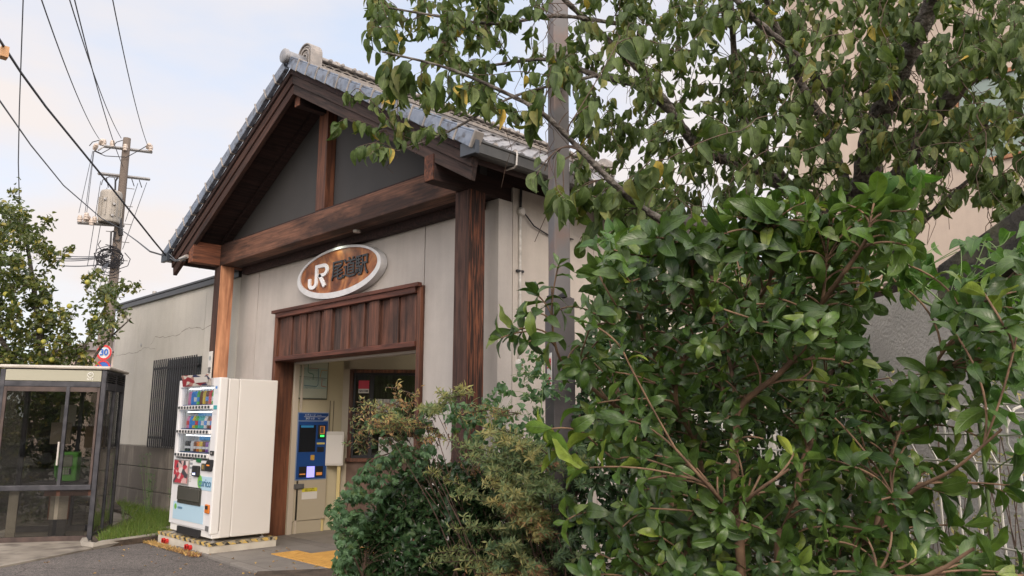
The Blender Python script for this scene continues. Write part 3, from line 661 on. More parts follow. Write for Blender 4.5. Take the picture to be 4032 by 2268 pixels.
def crack(pts):
    mj = MB()
    q = []
    for (x0, z0), (x1, z1) in zip(pts[:-1], pts[1:]):
        for k in range(6): t = k / 6; q.append((x0 + (x1 - x0) * t + random.uniform(-.02, .02), YW - .0025, z0 + (z1 - z0) * t + random.uniform(-.015, .015)))
    q.append((pts[-1][0], YW - .0025, pts[-1][1]))
    for a, b_ in zip(q[:-1], q[1:]):
        w = random.uniform(.003, .007); mj.add([(a[0], a[1], a[2] - w), (b_[0], b_[1], b_[2] - w), (b_[0], b_[1], b_[2] + w), (a[0], a[1], a[2] + w)], [(0, 1, 2, 3)])
    mj.build('wall_crack', plain('crack_dark', (.27, .245, .215), .9), AN)
crack([(-16.4, 2.78), (-15.9, 2.80), (-15.3, 2.80), (-14.9, 2.86), (-14.4, 2.80)]); crack([(-14.63, 2.90), (-14.45, 3.02), (-13.9, 2.98), (-13.43, 2.98), (-13.0, 3.08), (-12.47, 3.0), (-11.9, 3.06)])
MB().lathe((-15.1, YW - .01, 2.92), [(.001, 0), (.035, 0), (.03, .02)], 10, 'Y').build('vent_cap', M_steel, AN)

# ================================================================== STATION SIGN
SG = empty('station_sign', (-8.37, 5.3, 3.38), label='oval brown sign with silver rim reading JR Onomichi station', cat='sign')
a_, b_ = .965, .315; th = math.radians(0)
def oval(a, b, n=64, cx=-8.37, cz=3.385): return [(cx + a * math.cos(2 * math.pi * k / n), cz + b * math.sin(2 * math.pi * k / n)) for k in range(n)]
o1, o2 = oval(.955, .325, cz=3.380), oval(.885, .272, cz=3.402)
rim = MB(); n = 64
for yy_ in (5.245,):
    vs = [(p[0], yy_, p[1]) for p in o1] + [(p[0], yy_ - .0, p[1]) for p in o2] + [(p[0], 5.34, p[1]) for p in o1] + [(p[0], 5.27, p[1]) for p in o2]
    fs = []
    for i in range(n):
        j = (i + 1) % n; fs += [(i, j, n + j, n + i), (i, 2 * n + i, 2 * n + j, j), (n + i, n + j, 3 * n + j, 3 * n + i)]
    rim.add(vs, fs)
rim.build('rim', mat('brushed_aluminium', rough=.42, metal=.1, build=noisy((.56, .56, .57), (.66, .66, .67), 8., sc=(1, 1, 1), bstr=.05)), SG)
def burl(nt, b):
    v = coords(nt, (1, 1, 1)); n0 = nd(nt, 'ShaderNodeTexNoise', Scale=2.5, Detail=5, Distortion=2.2); nt.links.new(v, n0.inputs['Vector'])
    r = ramp(nt, n0.outputs['Fac'], [(.32, (.12, .032, .010)), (.5, (.30, .10, .03)), (.68, (.44, .19, .06))])
    n1_ = nd(nt, 'ShaderNodeTexNoise', Scale=14, Detail=6, Distortion=1.); nt.links.new(v, n1_.inputs['Vector']); r1 = ramp(nt, n1_.outputs['Fac'], [(.3, (.7, .7, .7)), (.65, (1.1, 1.1, 1.1))])
    mul = nd(nt, 'ShaderNodeMixRGB', blend_type='MULTIPLY'); mul.inputs[0].default_value = 1; nt.links.new(r.outputs[0], mul.inputs[1]); nt.links.new(r1.outputs[0], mul.inputs[2])
    nt.links.new(mul.outputs[0], b.inputs['Base Color']); bump(nt, b, n0.outputs['Fac'], .4, .02)
MB().prism(o2, 5.262, 5.33, 'Y').build('plate', mat('burl_wood', rough=.45, build=burl), SG)
# the JR mark, drawn as one polygon strip pair
M_jr = plain('white_letter', (.78, .78, .80), .35)
jr = MB()
def JP(pts): return [(-9.03 + u * .46, 3.215 + w * .34) for u, w in pts]
def strip(pts, w):
    """flat band of width w (in mark units) along pts"""
    P = [Vector((p[0], p[1])) for p in pts]; Lf = []; Rt = []
    for i, p in enumerate(P):
        d0 = (P[i] - P[i - 1]).normalized() if i > 0 else (P[1] - P[0]).normalized(); d1 = (P[i + 1] - P[i]).normalized() if i < len(P) - 1 else d0
        nn = (Vector((-d0.y, d0.x)) + Vector((-d1.y, d1.x))); nn = nn / max(nn.length_squared, .2) * 2 if False else nn.normalized() / max(.5, (nn.normalized().dot(Vector((-d0.y, d0.x)))))
        Lf.append(p + nn * w / 2); Rt.append(p - nn * w / 2)
    for i in range(len(P) - 1):
        q = [Lf[i], Lf[i + 1], Rt[i + 1], Rt[i]]
        jr.prism([(-9.04 + a.x * .40, 3.235 + a.y * .30) for a in q], 5.243, 5.262, 'Y')
arc = lambda cx, cy, r, a0, a1, n=7, sy=1: [(cx + r * math.cos(math.radians(a0 + (a1 - a0) * k / (n - 1))), cy + sy * r * math.sin(math.radians(a0 + (a1 - a0) * k / (n - 1)))) for k in range(n)]
strip([(.07, .46), (.07, .27)] + arc(.25, .22, .18, 180, 270, 6) + arc(.30, .22, .18, 270, 360, 6) + [(.48, .93), (.88, .93)] + arc(.90, .72, .21, 90, -90, 9) + [(.63, .51)], .15)
strip([(.66, .56), (1.0, .0)], .16)
jr.build('emblem', M_jr, SG)
M_char = mat('black_cast_letter', (.02, .022, .026), .4)
for i, chh in enumerate('尾道駅'):
    text('character', chh, .275, M_char, SG, facing(0, -1, (-8.35 + i * .265, 5.258, 3.385)), ext=.012, sx=1.06, bold=.002)
MB().lathe((-7.72, 5.10, 3.78), [(.02, -.02), (.045, -.02), (.05, .0), (.03, .03)], 12, 'Z').build('sign_lamp', M_alu, None)
tag(bpy.data.objects['sign_lamp'], 'small round spot lamp under the soffit above the oval sign', 'lamp')
lp = bpy.data.lights.new('sign_lamp_light', 'SPOT'); lp.energy = 2.5; lp.color = (.93, 1, .78); lp.spot_size = math.radians(150); lp.spot_blend = .8; lp.shadow_soft_size = .05
lo_ = bpy.data.objects.new('sign_lamp_light', lp); COL.objects.link(lo_); lo_.location = (-8.35, 5.16, 3.74); lo_.rotation_euler = (math.radians(12), 0, 0)

# ================================================================== VENDING MACHINE (front plane Y = 4.2)
VX0, VX1, VY0, VY1 = -10.375, -9.14, 4.20, 4.95
pth = empty('machine_plinth', (-9.8, 4.6, 0), label='low concrete plinth with worn black and yellow hazard tape under the vending machine', cat='plinth')
MB().box(-10.58, -9.09, 4.16, 5.02, -.06, .105).build('block', mat('plinth_concrete', rough=.85, build=noisy((.42, .38, .32), (.58, .54, .46), 4., bstr=.3)), pth, .006)
def hazard(nt, b):
    t = nt.nodes.new('ShaderNodeTexCoord'); s = nt.nodes.new('ShaderNodeSeparateXYZ'); nt.links.new(t.outputs['Object'], s.inputs[0])
    ad = nd(nt, 'ShaderNodeMath', operation='ADD'); nt.links.new(s.outputs[0], ad.inputs[0]); nt.links.new(s.outputs[1], ad.inputs[1])
    a2 = nd(nt, 'ShaderNodeMath', operation='MULTIPLY_ADD'); nt.links.new(s.outputs[2], a2.inputs[0]); a2.inputs[1].default_value = 1.2; nt.links.new(ad.outputs[0], a2.inputs[2])
    fm = nd(nt, 'ShaderNodeMath', operation='MULTIPLY'); nt.links.new(a2.outputs[0], fm.inputs[0]); fm.inputs[1].default_value = 1 / .145
    fr = nd(nt, 'ShaderNodeMath', operation='FRACT'); nt.links.new(fm.outputs[0], fr.inputs[0])
    gt = nd(nt, 'ShaderNodeMath', operation='GREATER_THAN'); nt.links.new(fr.outputs[0], gt.inputs[0]); gt.inputs[1].default_value = .5
    mxn = nd(nt, 'ShaderNodeMixRGB'); nt.links.new(gt.outputs[0], mxn.inputs[0]); mxn.inputs[1].default_value = (.025, .023, .02, 1); mxn.inputs[2].default_value = (.62, .42, .10, 1)
    n = nd(nt, 'ShaderNodeTexNoise', Scale=22, Detail=6); v = coords(nt); nt.links.new(v, n.inputs['Vector']); r = ramp(nt, n.outputs['Fac'], [(.44, (0, 0, 0)), (.60, (1, 1, 1))])
    m2 = nd(nt, 'ShaderNodeMixRGB'); nt.links.new(r.outputs[0], m2.inputs[0]); nt.links.new(mxn.outputs[0], m2.inputs[1]); m2.inputs[2].default_value = (.38, .33, .24, 1); nt.links.new(m2.outputs[0], b.inputs['Base Color'])
tq = MB()
ring = [(-10.585, 4.155), (-9.085, 4.155), (-9.085, 5.025), (-10.585, 5.025)]; inn = [(-10.52, 4.22), (-9.15, 4.22), (-9.15, 4.96), (-10.52, 4.96)]
for i in range(4):
    j = (i + 1) % 4
    tq.add([(*ring[i], .112), (*ring[j], .112), (*inn[j], .112), (*inn[i], .112), (*ring[i], .078), (*ring[j], .078)], [(0, 1, 2, 3), (0, 4, 5, 1)])
tq.build('hazard_tape', mat('hazard_tape', rough=.5, build=hazard), pth)
M_clip = plain('red_clip', (.50, .02, .02), .4)
for i, x in enumerate((-10.3, -9.6)):
    c = MB().box(x - .045, x + .045, 4.125, 4.158, .005, .04).lathe((x - .05, 4.125, .022), [(.001, 0), (.032, 0), (.032, .03)], 10, 'Y').lathe((x + .05, 4.125, .022), [(.001, 0), (.032, 0), (.032, .03)], 10, 'Y').build('red_fastener', M_clip, pth)
VM = empty('vending_machine', (-9.75, 4.57, .11), label='white drinks vending machine standing on a concrete plinth', cat='vending machine')
def V(name, mt, x0, x1, z0, z1, y0=4.19, y1=4.21, bevel=0., par=None, **k):
    o = MB().box(x0, x1, y0, y1, z0, z1).build(name, mt, par or VM, bevel)
    return tag(o, **k) if k else o
MB().box(VX0 + .01, VX1, 4.44, VY1, .155, 2.03).box(VX0 + .01, -10.325, 4.30, 4.439, .155, 2.03).box(-9.325, VX1, 4.30, 4.439, .155, 2.03).box(-10.324, -9.326, 4.30, 4.439, 1.96, 2.03).box(-10.324, -9.326, 4.30, 4.439, .155, 1.03).build('cabinet', mat('cream_enamel', rough=.4, build=noisy((.66, .64, .605), (.71, .69, .655), .8, bstr=.03, bscale=30)), VM, .012)
# display window recess dimensions
wx0, wx1, wz0, wz1 = -10.315, -9.335, 1.06, 1.945
dm = MB()
dm.box(VX0, wx0, 4.20, 4.285, .24, 2.04); dm.box(wx1, VX1 - .03, 4.20, 4.285, .24, 2.04)
dm.box(wx0, wx1, 4.20, 4.285, wz1, 2.04); dm.box(wx0, wx1, 4.20, 4.285, .24, wz0 - .02)
dm.build('door', M_vmfront, VM, .004)
MB().box(VX1 - .055, VX1 + .002, 4.188, 4.290, .205, 2.04).build('door_edge', M_white, VM, .012)
MB().box(VX0 + .015, VX1 - .005, 4.215, 4.32, .155, .235).build('kick_panel', M_white, VM, .006)
V('display_back', plain('display_back', (.55, .57, .60), .5), wx0, wx1, wz0 - .02, wz1, 4.42, 4.43)
V('display_lining', plain('display_lining', (.62, .62, .62), .5), wx0 - .0, wx0 + .008, wz0, wz1, 4.286, 4.42); V('display_lining', MATS['display_lining'], wx1 - .008, wx1, wz0, wz1, 4.286, 4.42)
V('display_lining', MATS['display_lining'], wx0, wx1, wz1 - .008, wz1, 4.286, 4.42)
MB().box(-10.28, -9.37, 4.30, 4.325, 1.925, 1.935).box(-10.28, -9.37, 4.30, 4.32, 1.628, 1.638).box(-10.28, -9.37, 4.30, 4.32, 1.330, 1.340).build('display_lamp', mat('display_lamp', (.8, .8, .8), .4, emis=(1, .98, .95), estr=5.), VM)
V('display_glass', glassy('vm_glass', (.97, .99, 1), .96), wx0, wx1, wz0, wz1, 4.225, 4.229)
rows = [(1.665, 'top'), (1.365, 'middle'), (1.075, 'bottom')]
pal = {'blue': (.04, .22, .60), 'green': (.10, .42, .08), 'red': (.55, .03, .04), 'brown': (.16, .06, .03), 'yellow': (.62, .45, .05), 'purple': (.22, .09, .35), 'white': (.6, .6, .62), 'pink': (.6, .2, .35), 'black': (.02, .02, .025), 'teal': (.06, .40, .38), 'orange': (.62, .20, .03)}
seq = {'top': ['pink', 'blue', 'blue', 'green', 'brown', 'yellow', 'brown', 'red', 'green', 'white', 'blue'], 'middle': ['pink', 'blue', 'yellow', 'green', 'teal', 'teal', 'white', 'brown', 'red', 'orange', 'white'], 'bottom': ['black', 'black', 'white', 'brown', 'orange', 'yellow', 'brown', 'purple', 'white', 'yellow', 'green']}
ORD = ['first', 'second', 'third', 'fourth', 'fifth', 'sixth', 'seventh', 'eighth', 'ninth', 'tenth', 'last']
M_btn = plain('button_black', (.03, .035, .04), .3); M_shelf = plain('shelf_blue', (.03, .06, .17), .5)
bmesh_btn = None
protoB = {}
def bottle_mesh(kind):
    """kind: pet bottle, can"""
    if kind in protoB: return protoB[kind]
    if kind == 'tall': prof = [(.001, 0), (.030, 0), (.031, .01), (.031, .12), (.028, .15), (.012, .175), (.011, .19), (.001, .19)]
    elif kind == 'mid': prof = [(.001, 0), (.030, 0), (.031, .01), (.031, .10), (.026, .125), (.016, .14), (.016, .155), (.001, .155)]
    else: prof = [(.001, 0), (.025, .0), (.030, .008), (.030, .115), (.024, .125), (.001, .125)]
    protoB[kind] = prof; return prof
for ri, (zb, rn) in enumerate(rows):
    V('button_rail', plain('rail_white', (.68, .67, .66), .4), wx0 + .01, wx1 + .01, zb - .005, zb + .045, 4.175, 4.225, .006)
    V('shelf', M_shelf, wx0 + .01, wx1 - .01, zb + .046, zb + .058, 4.235, 4.415)
    if rn == 'middle' or rn == 'bottom':
        V('price_strip', plain('price_strip', (.5, .52, .55), .5), wx0 + .2, wx1 - .01, zb + .250, zb + .285, 4.40, 4.412)
    V('backdrop_panel', plain('backdrop_blue', (.05, .26, .55), .5), wx0 + (.16 if rn != 'bottom' else .25), wx1 - .02, zb + (.20 if rn == 'bottom' else .10), zb + .25, 4.385, 4.40)
    for k in range(11):
        x = wx0 + .06 + k * .0875
        bo = MB().box(x - .022, x + .018, 4.162, 4.180, zb + .004, zb + .038).build('button', M_btn, VM, .008)
        c = seq[rn][k]
        kd = 'can' if rn == 'bottom' else ('tall' if rn == 'top' else 'mid')
        d = empty('drink_sample', (x + .012, 4.31, zb + .06), label=f'{c} drink sample, {ORD[k]} from the left on the {rn} vending shelf', cat='drink', group='drink samples in the vending machine')
        pr = bottle_mesh(kd); hgt = pr[-1][1]
        base = (x + .012, 4.31, zb + .06)
        body = [(r, h) for r, h in pr]
        cc = pal[c]
        MB().lathe(base, body, 12).build('container', plain('drink_' + c, cc, .3), d, smooth=True)
        if kd != 'can':
            lc = random.choice(['white', 'white', c, 'red', 'blue'])
            MB().lathe((base[0], base[1], base[2] + .04), [(.0318, 0), (.0318, .055)], 12).build('wrapper', plain('drink_' + lc, pal[lc], .35), d)
            MB().lathe((base[0], base[1], base[2] + hgt - .018), [(.001, 0), (.0155, 0), (.0155, .02), (.001, .02)], 10).build('cap', plain('cap_white', (.6, .6, .6), .4), d)
        else:
            MB().lathe((base[0], base[1], base[2] + .035), [(.0308, 0), (.0308, .03)], 12).build('wrapper', plain('drink_white', pal['white'], .35), d)
# front furniture
def poster(nt, b):
    v = coords(nt, kind='Generated'); vo = nd(nt, 'ShaderNodeTexVoronoi', Scale=5.0); nt.links.new(v, vo.inputs['Vector'])
    r = ramp(nt, vo.outputs['Color'], [(.2, (.06, .06, .07)), (.4, (.42, .04, .06)), (.6, (.60, .40, .38)), (.8, (.65, .6, .58))]); r.color_ramp.interpolation = 'CONSTANT'
    nt.links.new(r.outputs[0], b.inputs['Base Color'])
V('poster_frame', plain('grey_frame', (.25, .24, .23), .4), -10.32, -9.86, .725, 1.035, 4.188, 4.199, .004)
V('poster', mat('drink_poster', rough=.35, build=poster), -10.30, -9.88, .745, 1.02, 4.184, 4.1875)
V('card_reader', M_black, -9.725, -9.545, .845, .975, 4.165, 4.199, .012)
for x in (-9.665, -9.625): MB().lathe((x, 4.163, .878), [(.001, 0), (.012, 0)], 10, 'Y').build('reader_light', mat('reader_glow', (.8, .8, .9), .4, emis=(.7, .75, 1), estr=1.5), VM)
V('display', mat('green_display', (.01, .05, .02), .3, emis=(.02, .35, .1), estr=.25), -9.66, -9.54, 1.015, 1.06, 4.186, 4.199, .003)
V('coin_slot', plain('coin_plate', (.08, .07, .05), .4), -9.508, -9.405, .92, 1.008, 4.187, 4.199, .004); V('coin_lip', plain('brass', (.45, .33, .12), .35, metal=.6), -9.475, -9.435, .94, .99, 4.180, 4.187, .003)
pts = [(-9.378, .922), (-9.23, .922), (-9.185, .95), (-9.17, 1.0), (-9.17, 1.06), (-9.30, 1.06), (-9.345, 1.04), (-9.378, 1.0)]
MB().prism(pts, 4.178, 4.199).build('bill_inlet', M_black, VM, .004)
V('bill_glow', mat('orange_glow', (.5, .15, .02), .4, emis=(1, .3, .03), estr=.6), -9.33, -9.26, .985, 1.0, 4.174, 4.178)
V('lock', M_black, -9.285, -9.175, 1.11, 1.165, 4.18, 4.199, .008); V('lock_core', M_steel, -9.24, -9.215, 1.125, 1.15, 4.172, 4.18)
M_sky = plain('sticker_sky', (.42, .60, .72), .35)
V('sticker', M_sky, -9.55, -9.19, .695, .855, 4.196, 4.1995)
MB().prism([(-9.53 + .062 * math.cos(t), .79 + .075 * math.sin(t)) for t in np.linspace(0, 2 * math.pi, 25)[:-1]], 4.1935, 4.196).build('sticker_disc', plain('sticker_green', (.16, .42, .07), .35), VM)
text('lettering', 'curico', .135, plain('print_blue', (.05, .16, .28), .4), VM, facing(0, -1, (-9.385, 4.1925, .778)), ext=.001, bold=.001)
V('sticker', M_sky, -10.26, -9.375, .30, .515, 4.196, 4.1995)
MB().prism([(-10.19 + .035 * math.cos(t), .452 + .035 * math.sin(t)) for t in np.linspace(0, 2 * math.pi, 17)[:-1]], 4.1935, 4.196).build('sticker_disc', MATS['sticker_green'], VM)
text('lettering', 'curico', .055, MATS['print_blue'], VM, facing(0, -1, (-10.05, 4.1925, .448)), ext=.001)
V('delivery_hatch', plain('hatch', (.05, .05, .042), .25), -10.14, -9.465, .50, .715, 4.186, 4.199, .01)
MB().box(-10.12, -9.485, 4.172, 4.186, .545, .70).build('hatch_flap', plain('hatch_flap', (.07, .07, .06), .12), VM, .006)
V('coin_return', plain('orange_plastic', (.60, .17, .02), .35), -9.318, -9.20, .437, .54, 4.178, 4.199, .012); V('coin_return_slot', M_black, -9.295, -9.225, .485, .525, 4.174, 4.178)
V('floor_recess', M_black, -10.09, -9.44, .14, .225, 4.190, 4.215)
V('code_plate', plain('grey_plate', (.14, .14, .14), .5), -9.293, -9.188, .235, .292, 4.193, 4.1995)
V('price_label', plain('label_white', (.62, .64, .66), .5), -9.29, -9.185, 1.845, 1.95, 4.195, 4.1995); V('label_mark', plain('drink_blue', pal['blue']), -9.27, -9.225, 1.905, 1.935, 4.193, 4.195)
V('notice_label', plain('label_teal', (.03, .30, .34), .5), -9.297, -9.165, 1.655, 1.705, 4.195, 4.1995); V('notice_label', MATS['label_white'], -9.297, -9.165, 1.595, 1.652, 4.195, 4.1995)
for i in range(3): V('small_print', plain('print_grey', (.25, .27, .3), .5), -9.85, -9.78, 1.03 - .05 * i, 1.055 - .05 * i, 4.195, 4.1995)
for i in range(4): V('small_print', plain('print_pale', (.5, .5, .48), .5), -9.86 + .015 * (i % 2), -9.79, .86 - .03 * i, .878 - .03 * i, 4.195, 4.1995)
# top advert card
AD = empty('advert_card', (-9.78, 4.17, 1.95), label='red and white drinks advert card leaning on top of the vending machine', cat='advert')
def advert(nt, b):
    v = coords(nt, kind='Generated', scale=(7, 1, 3)); vo = nd(nt, 'ShaderNodeTexVoronoi', Scale=1.0); nt.links.new(v, vo.inputs['Vector'])
    r = ramp(nt, vo.outputs['Color'], [(.15, (.03, .04, .10)), (.3, (.30, .04, .05)), (.45, (.42, .22, .18)), (.6, (.60, .56, .50))]); r.color_ramp.interpolation = 'CONSTANT'; nt.links.new(r.outputs[0], b.inputs['Base Color'])
MB().add([(-10.20, 4.175, 1.955), (-9.38, 4.175, 1.955), (-9.36, 4.14, 2.085), (-10.19, 4.14, 2.095), (-10.20, 4.18, 1.955), (-9.38, 4.18, 1.955), (-9.36, 4.145, 2.085), (-10.19, 4.145, 2.095)], [(0, 1, 2, 3), (7, 6, 5, 4), (0, 4, 5, 1), (3, 2, 6, 7), (0, 3, 7, 4), (1, 5, 6, 2)]).build('card', mat('advert_print', rough=.3, build=advert), AD)
MB().add([(-9.79, 4.155, 1.99), (-9.40, 4.155, 1.99), (-9.40, 4.133, 2.055), (-9.79, 4.133, 2.06)], [(0, 1, 2, 3)]).build('white_panel', M_pap, AD)
for x in (VX0 + .09, VX1 - .06):
    for y in (4.26, 4.88): MB().lathe((x, y, .108), [(.03, 0), (.03, .012), (.012, .02), (.012, .05), (.022, .055), (.022, .06)], 10).build('foot', M_steel, VM)

# vertical name board on the post
NB = empty('name_board', (-11.1, 4.9, 1.9), label='narrow white vertical board with black characters on the left post', cat='sign')
MB().box(-11.13, -11.02, 4.895, 4.912, 1.85, 2.52).build('board', plain('board_white', (.62, .60, .57), .5), NB, .003)
for i, ch_ in enumerate('電話室'): text('character', ch_, .105, M_char, NB, facing(0, -1, (-11.075, 4.893, 2.24 - .14 * i)), ext=.001)
MB().lathe((-11.075, 4.893, 2.42), [(.030, 0), (.034, -.001), (.034, .002)], 14, 'Y').build('ring_mark', plain('grey_mark', (.3, .33, .33), .5), NB)

# ================================================================== TICKET MACHINE on the left hall wall, faces +X
TM = empty('ticket_machine', (-9.85, 5.93, 0), label='blue fronted ticket machine set in the left wall of the hall', cat='ticket machine')
M_cream = plain('machine_cream', (.42, .37, .28), .45); M_tmblue = plain('machine_blue', (.015, .06, .22), .3)
def T(name, mt, y0, y1, z0, z1, x0=-9.86, x1=-9.845, bevel=0.): return MB().box(x0, x1, y0, y1, z0, z1).build(name, mt, TM, bevel)
T('body', M_cream, 5.65, 6.18, .17, 1.66, -9.90, -9.862, .01); T('foot_panel', M_cream, 5.68, 6.12, .005, .165, -9.90, -9.875)
T('bezel', plain('bezel_blue', (.20, .27, .40), .35), 5.665, 6.165, .715, 1.645, -9.862, -9.857, .004)
T('front_panel', M_tmblue, 5.68, 6.15, .73, 1.52, -9.857, -9.853); T('header', M_tmblue, 5.68, 6.15, 1.535, 1.635, -9.857, -9.853)
def TT(s, size, y, z, mt): return text('lettering', s, size, mt, TM, facing(1, 0, (-9.851, y, z)), ext=.0008)
M_lt = plain('print_white', (.55, .58, .62), .4)
TT('ICチャージ', .034, 5.86, 1.608, M_lt); TT('JRきっぷ', .036, 5.86, 1.56, M_lt); TT('Charge (IC)', .016, 6.0, 1.608, M_lt); TT('Ticket', .016, 6.0, 1.56, M_lt)
T('header_line', M_lt, 5.76, 6.12, 1.583, 1.588, -9.853, -9.8515)
MB().prism([(6.07, 1.536), (6.149, 1.536), (6.149, 1.60)], -9.853, -9.8515, 'X').build('corner_flash', M_pap, TM)
T('screen', plain('screen_dark', (.012, .014, .018), .08), 5.70, 5.96, 1.10, 1.47, -9.853, -9.850); T('screen_bar', mat('screen_bar', (.02, .12, .25), .2, emis=(.03, .16, .3), estr=.4), 5.72, 5.92, 1.435, 1.465, -9.850, -9.849)
T('note_slot', M_black, 5.99, 6.115, 1.28, 1.47, -9.853, -9.843, .006); T('note_glow', mat('note_glow', (.3, .12, .03), .4, emis=(1, .35, .08), estr=.35), 6.02, 6.095, 1.345, 1.455, -9.843, -9.841)
T('note_plate', plain('note_plate', (.12, .09, .08), .4), 6.025, 6.08, 1.355, 1.45, -9.841, -9.8405); T('ready_light', mat('ready_green', (.05, .6, .1), .4, emis=(.05, 1, .15), estr=1.6), 6.03, 6.09, 1.305, 1.33, -9.843, -9.841)
T('yellow_label', plain('yellow_label', (.6, .5, .15), .5), 5.985, 6.11, 1.20, 1.225, -9.853, -9.8515); T('coin_inlet', M_black, 5.99, 6.10, 1.095, 1.165, -9.853, -9.846, .005)
T('keypad', plain('keypad_gold', (.5, .3, .05), .4), 5.895, 5.955, .985, 1.055, -9.853, -9.850)
T('tray', M_black, 5.72, 5.835, .755, .90, -9.853, -9.846, .004); T('tray_light', mat('violet_glow', (.3, .3, .6), .4, emis=(.35, .32, 1), estr=1.1), 5.845, 5.965, .75, .90, -9.853, -9.849); T('tray', M_black, 5.98, 6.10, .755, .90, -9.853, -9.846, .004)
T('tray_lip', MATS['note_glow'], 5.73, 5.82, .79, .805, -9.846, -9.844); T('tray_lip', MATS['note_glow'], 5.995, 6.085, .775, .815, -9.846, -9.844)
T('handle', plain('handle_grey', (.10, .10, .10), .5), 5.655, 5.81, .60, .67, -9.862, -9.835, .01)
T('notice', plain('notice_yellow', (.62, .55, .05), .5), 5.79, 6.03, .555, .605, -9.862, -9.8605); T('notice', M_pap, 5.79, 6.03, .455, .553, -9.862, -9.8605)
for i, s_ in enumerate(('お金をいれる前に', '係員までお知らせ')): text('lettering', s_, .020, M_black, TM, facing(1, 0, (-9.859, 5.91, .592 - .024 * i)), ext=.0006)

# route map
RM = empty('route_map', (-9.88, 5.85, 2.1), label='framed pale railway route map on the left wall of the hall', cat='map')
MB().box(-9.904, -9.885, 5.60, 6.14, 1.83, 2.62).build('frame', plain('map_frame', (.11, .12, .09), .4), RM, .004)
MB().box(-9.885, -9.882, 5.61, 6.125, 1.85, 2.60).build('sheet', plain('map_sheet', (.40, .42, .34), .4), RM)
lm = MB(); 
def ln(pts, w, mi): 
    for (a0, c0), (a1, c1) in zip(pts[:-1], pts[1:]):
        d = Vector((a1 - a0, c1 - c0)).normalized(); nx, nz = -d.y * w / 2, d.x * w / 2
        lm.add([(-9.8805, a0 + nx, c0 + nz), (-9.8805, a1 + nx, c1 + nz), (-9.8805, a1 - nx, c1 - nz), (-9.8805, a0 - nx, c0 - nz)], [(0, 1, 2, 3)], mi)
Y_ = lambda px: 5.61 + (px - 180) / 900 * .515
Z_ = lambda py: 2.395 - (py - 0) / 1050 * .54
def MP(*p): return [(Y_(a), Z_(b)) for a, b in p]
ln(MP((520, -300), (520, 340), (560, 380), (650, 395), (680, 430), (670, 560)), .010, 1); ln(MP((360, -300), (345, 470)), .008, 2); ln(MP((190, 480), (1060, 500)), .006, 3)
ln(MP((810, 240), (820, 680), (780, 740), (430, 720)), .009, 2); ln(MP((540, 240), (810, 240)), .006, 4); ln(MP((930, 510), (920, 720), (1060, 745)), .009, 4); ln(MP((870, 480), (900, 280), (1070, 275)), .008, 5)
for i in range(30):
    x = 200 + i * 28; h = random.uniform(35, 80); ln(MP((x, 505), (x, 505 + h)), .0035, 3)
for i in range(10): ln(MP((545 + i * 27, 260), (545 + i * 27, 260 + random.uniform(40, 70))), .0035, 3); ln(MP((470 + i * 30, 745), (470 + i * 30, 745 + random.uniform(30, 65))), .0035, 3)
for i in range(9): ln(MP((385, 60 + 42 * i), (385 + random.uniform(30, 60), 60 + 42 * i)), .0035, 3)
lm.build('printed_lines', [plain('m0', (.3, .4, .4)), plain('map_green', (.04, .14, .11)), plain('map_blue', (.04, .12, .18)), plain('map_black', (.08, .09, .08)), plain('map_red', (.35, .09, .08)), plain('map_orange', (.42, .22, .06))], RM)
MB().box(-9.8815, -9.881, 5.70, 6.12, 1.98, 2.28).build('sea_tint', plain('map_sea', (.30, .38, .34)), RM)
# pipe marks and the standing notice board
for nm, yq in (('wall_scar', 6.20), ('wall_scar', 6.26)):
    o = MB().box(-9.9045, -9.902, yq, yq + .012, 1.35, 1.82).build(nm, plain('scar', (.16, .14, .10), .9), ST)
BD = empty('notice_stand', (-9.95, 6.3, 0), label='white notice board on two yellow legs beside the ticket machine', cat='notice board')
Mb = Matrix.Translation((-9.80, 6.23, 0)) @ Matrix.Rotation(math.atan2(RT[1], RT[0]), 4, 'Z')
M_yel = plain('leg_yellow', (.55, .45, .20), .5)
for x in (-.155, .06): MB().box(x, x + .05, .0, .04, .0, 1.38, M=Mb).build('leg', M_yel, BD, .004)
MB().box(-.12, .15, -.03, -.008, .90, 1.38, M=Mb).build('board', plain('board_dirty', (.52, .50, .45), .5), BD, .006)
MB().box(-.10, .13, -.034, -.031, .93, 1.33, M=Mb).build('paper', M_pap, BD)

# ================================================================== PHONE BOOTH (local frame: x to the right along the front, y into the depth)
BO = empty('phone_booth', (-11.22, 3.57, -.01), label='glass telephone booth with white roof on the concrete apron', cat='phone booth')
BO.matrix_basis = Matrix(((.51, -.86, 0, -11.22), (.86, .51, 0, 3.57), (0, 0, 1, -.01), (0, 0, 0, 1))); LOCALS.add(BO.name)
BW, BD_ = 1.27, 1.07
M_bf = mat('booth_frame', rough=.45, metal=.3, build=noisy((.028, .03, .038), (.07, .07, .08), 7., bstr=.1))
M_bfb = mat('booth_door_brown', rough=.5, metal=.2, build=noisy((.05, .035, .032), (.10, .07, .06), 6., bstr=.1))
M_fas = plain('booth_fascia', (.36, .35, .27), .5)
def B(name, mt, x0, x1, y0, y1, z0, z1, bevel=0.): return MB().box(x0, x1, y0, y1, z0, z1).build(name, mt, BO, bevel)
MB().prism([(-BW - .02, -.03), (.04, -.03), (.04, BD_ + .04), (-BW - .02, BD_ + .04)], 2.20, 2.245, 'Z').build('roof', mat('booth_roof', rough=.6, build=noisy((.42, .39, .34), (.58, .54, .48), 3.)), BO, .02)
B('ceiling', M_bf, -BW, 0, 0.02, BD_, 2.15, 2.19)
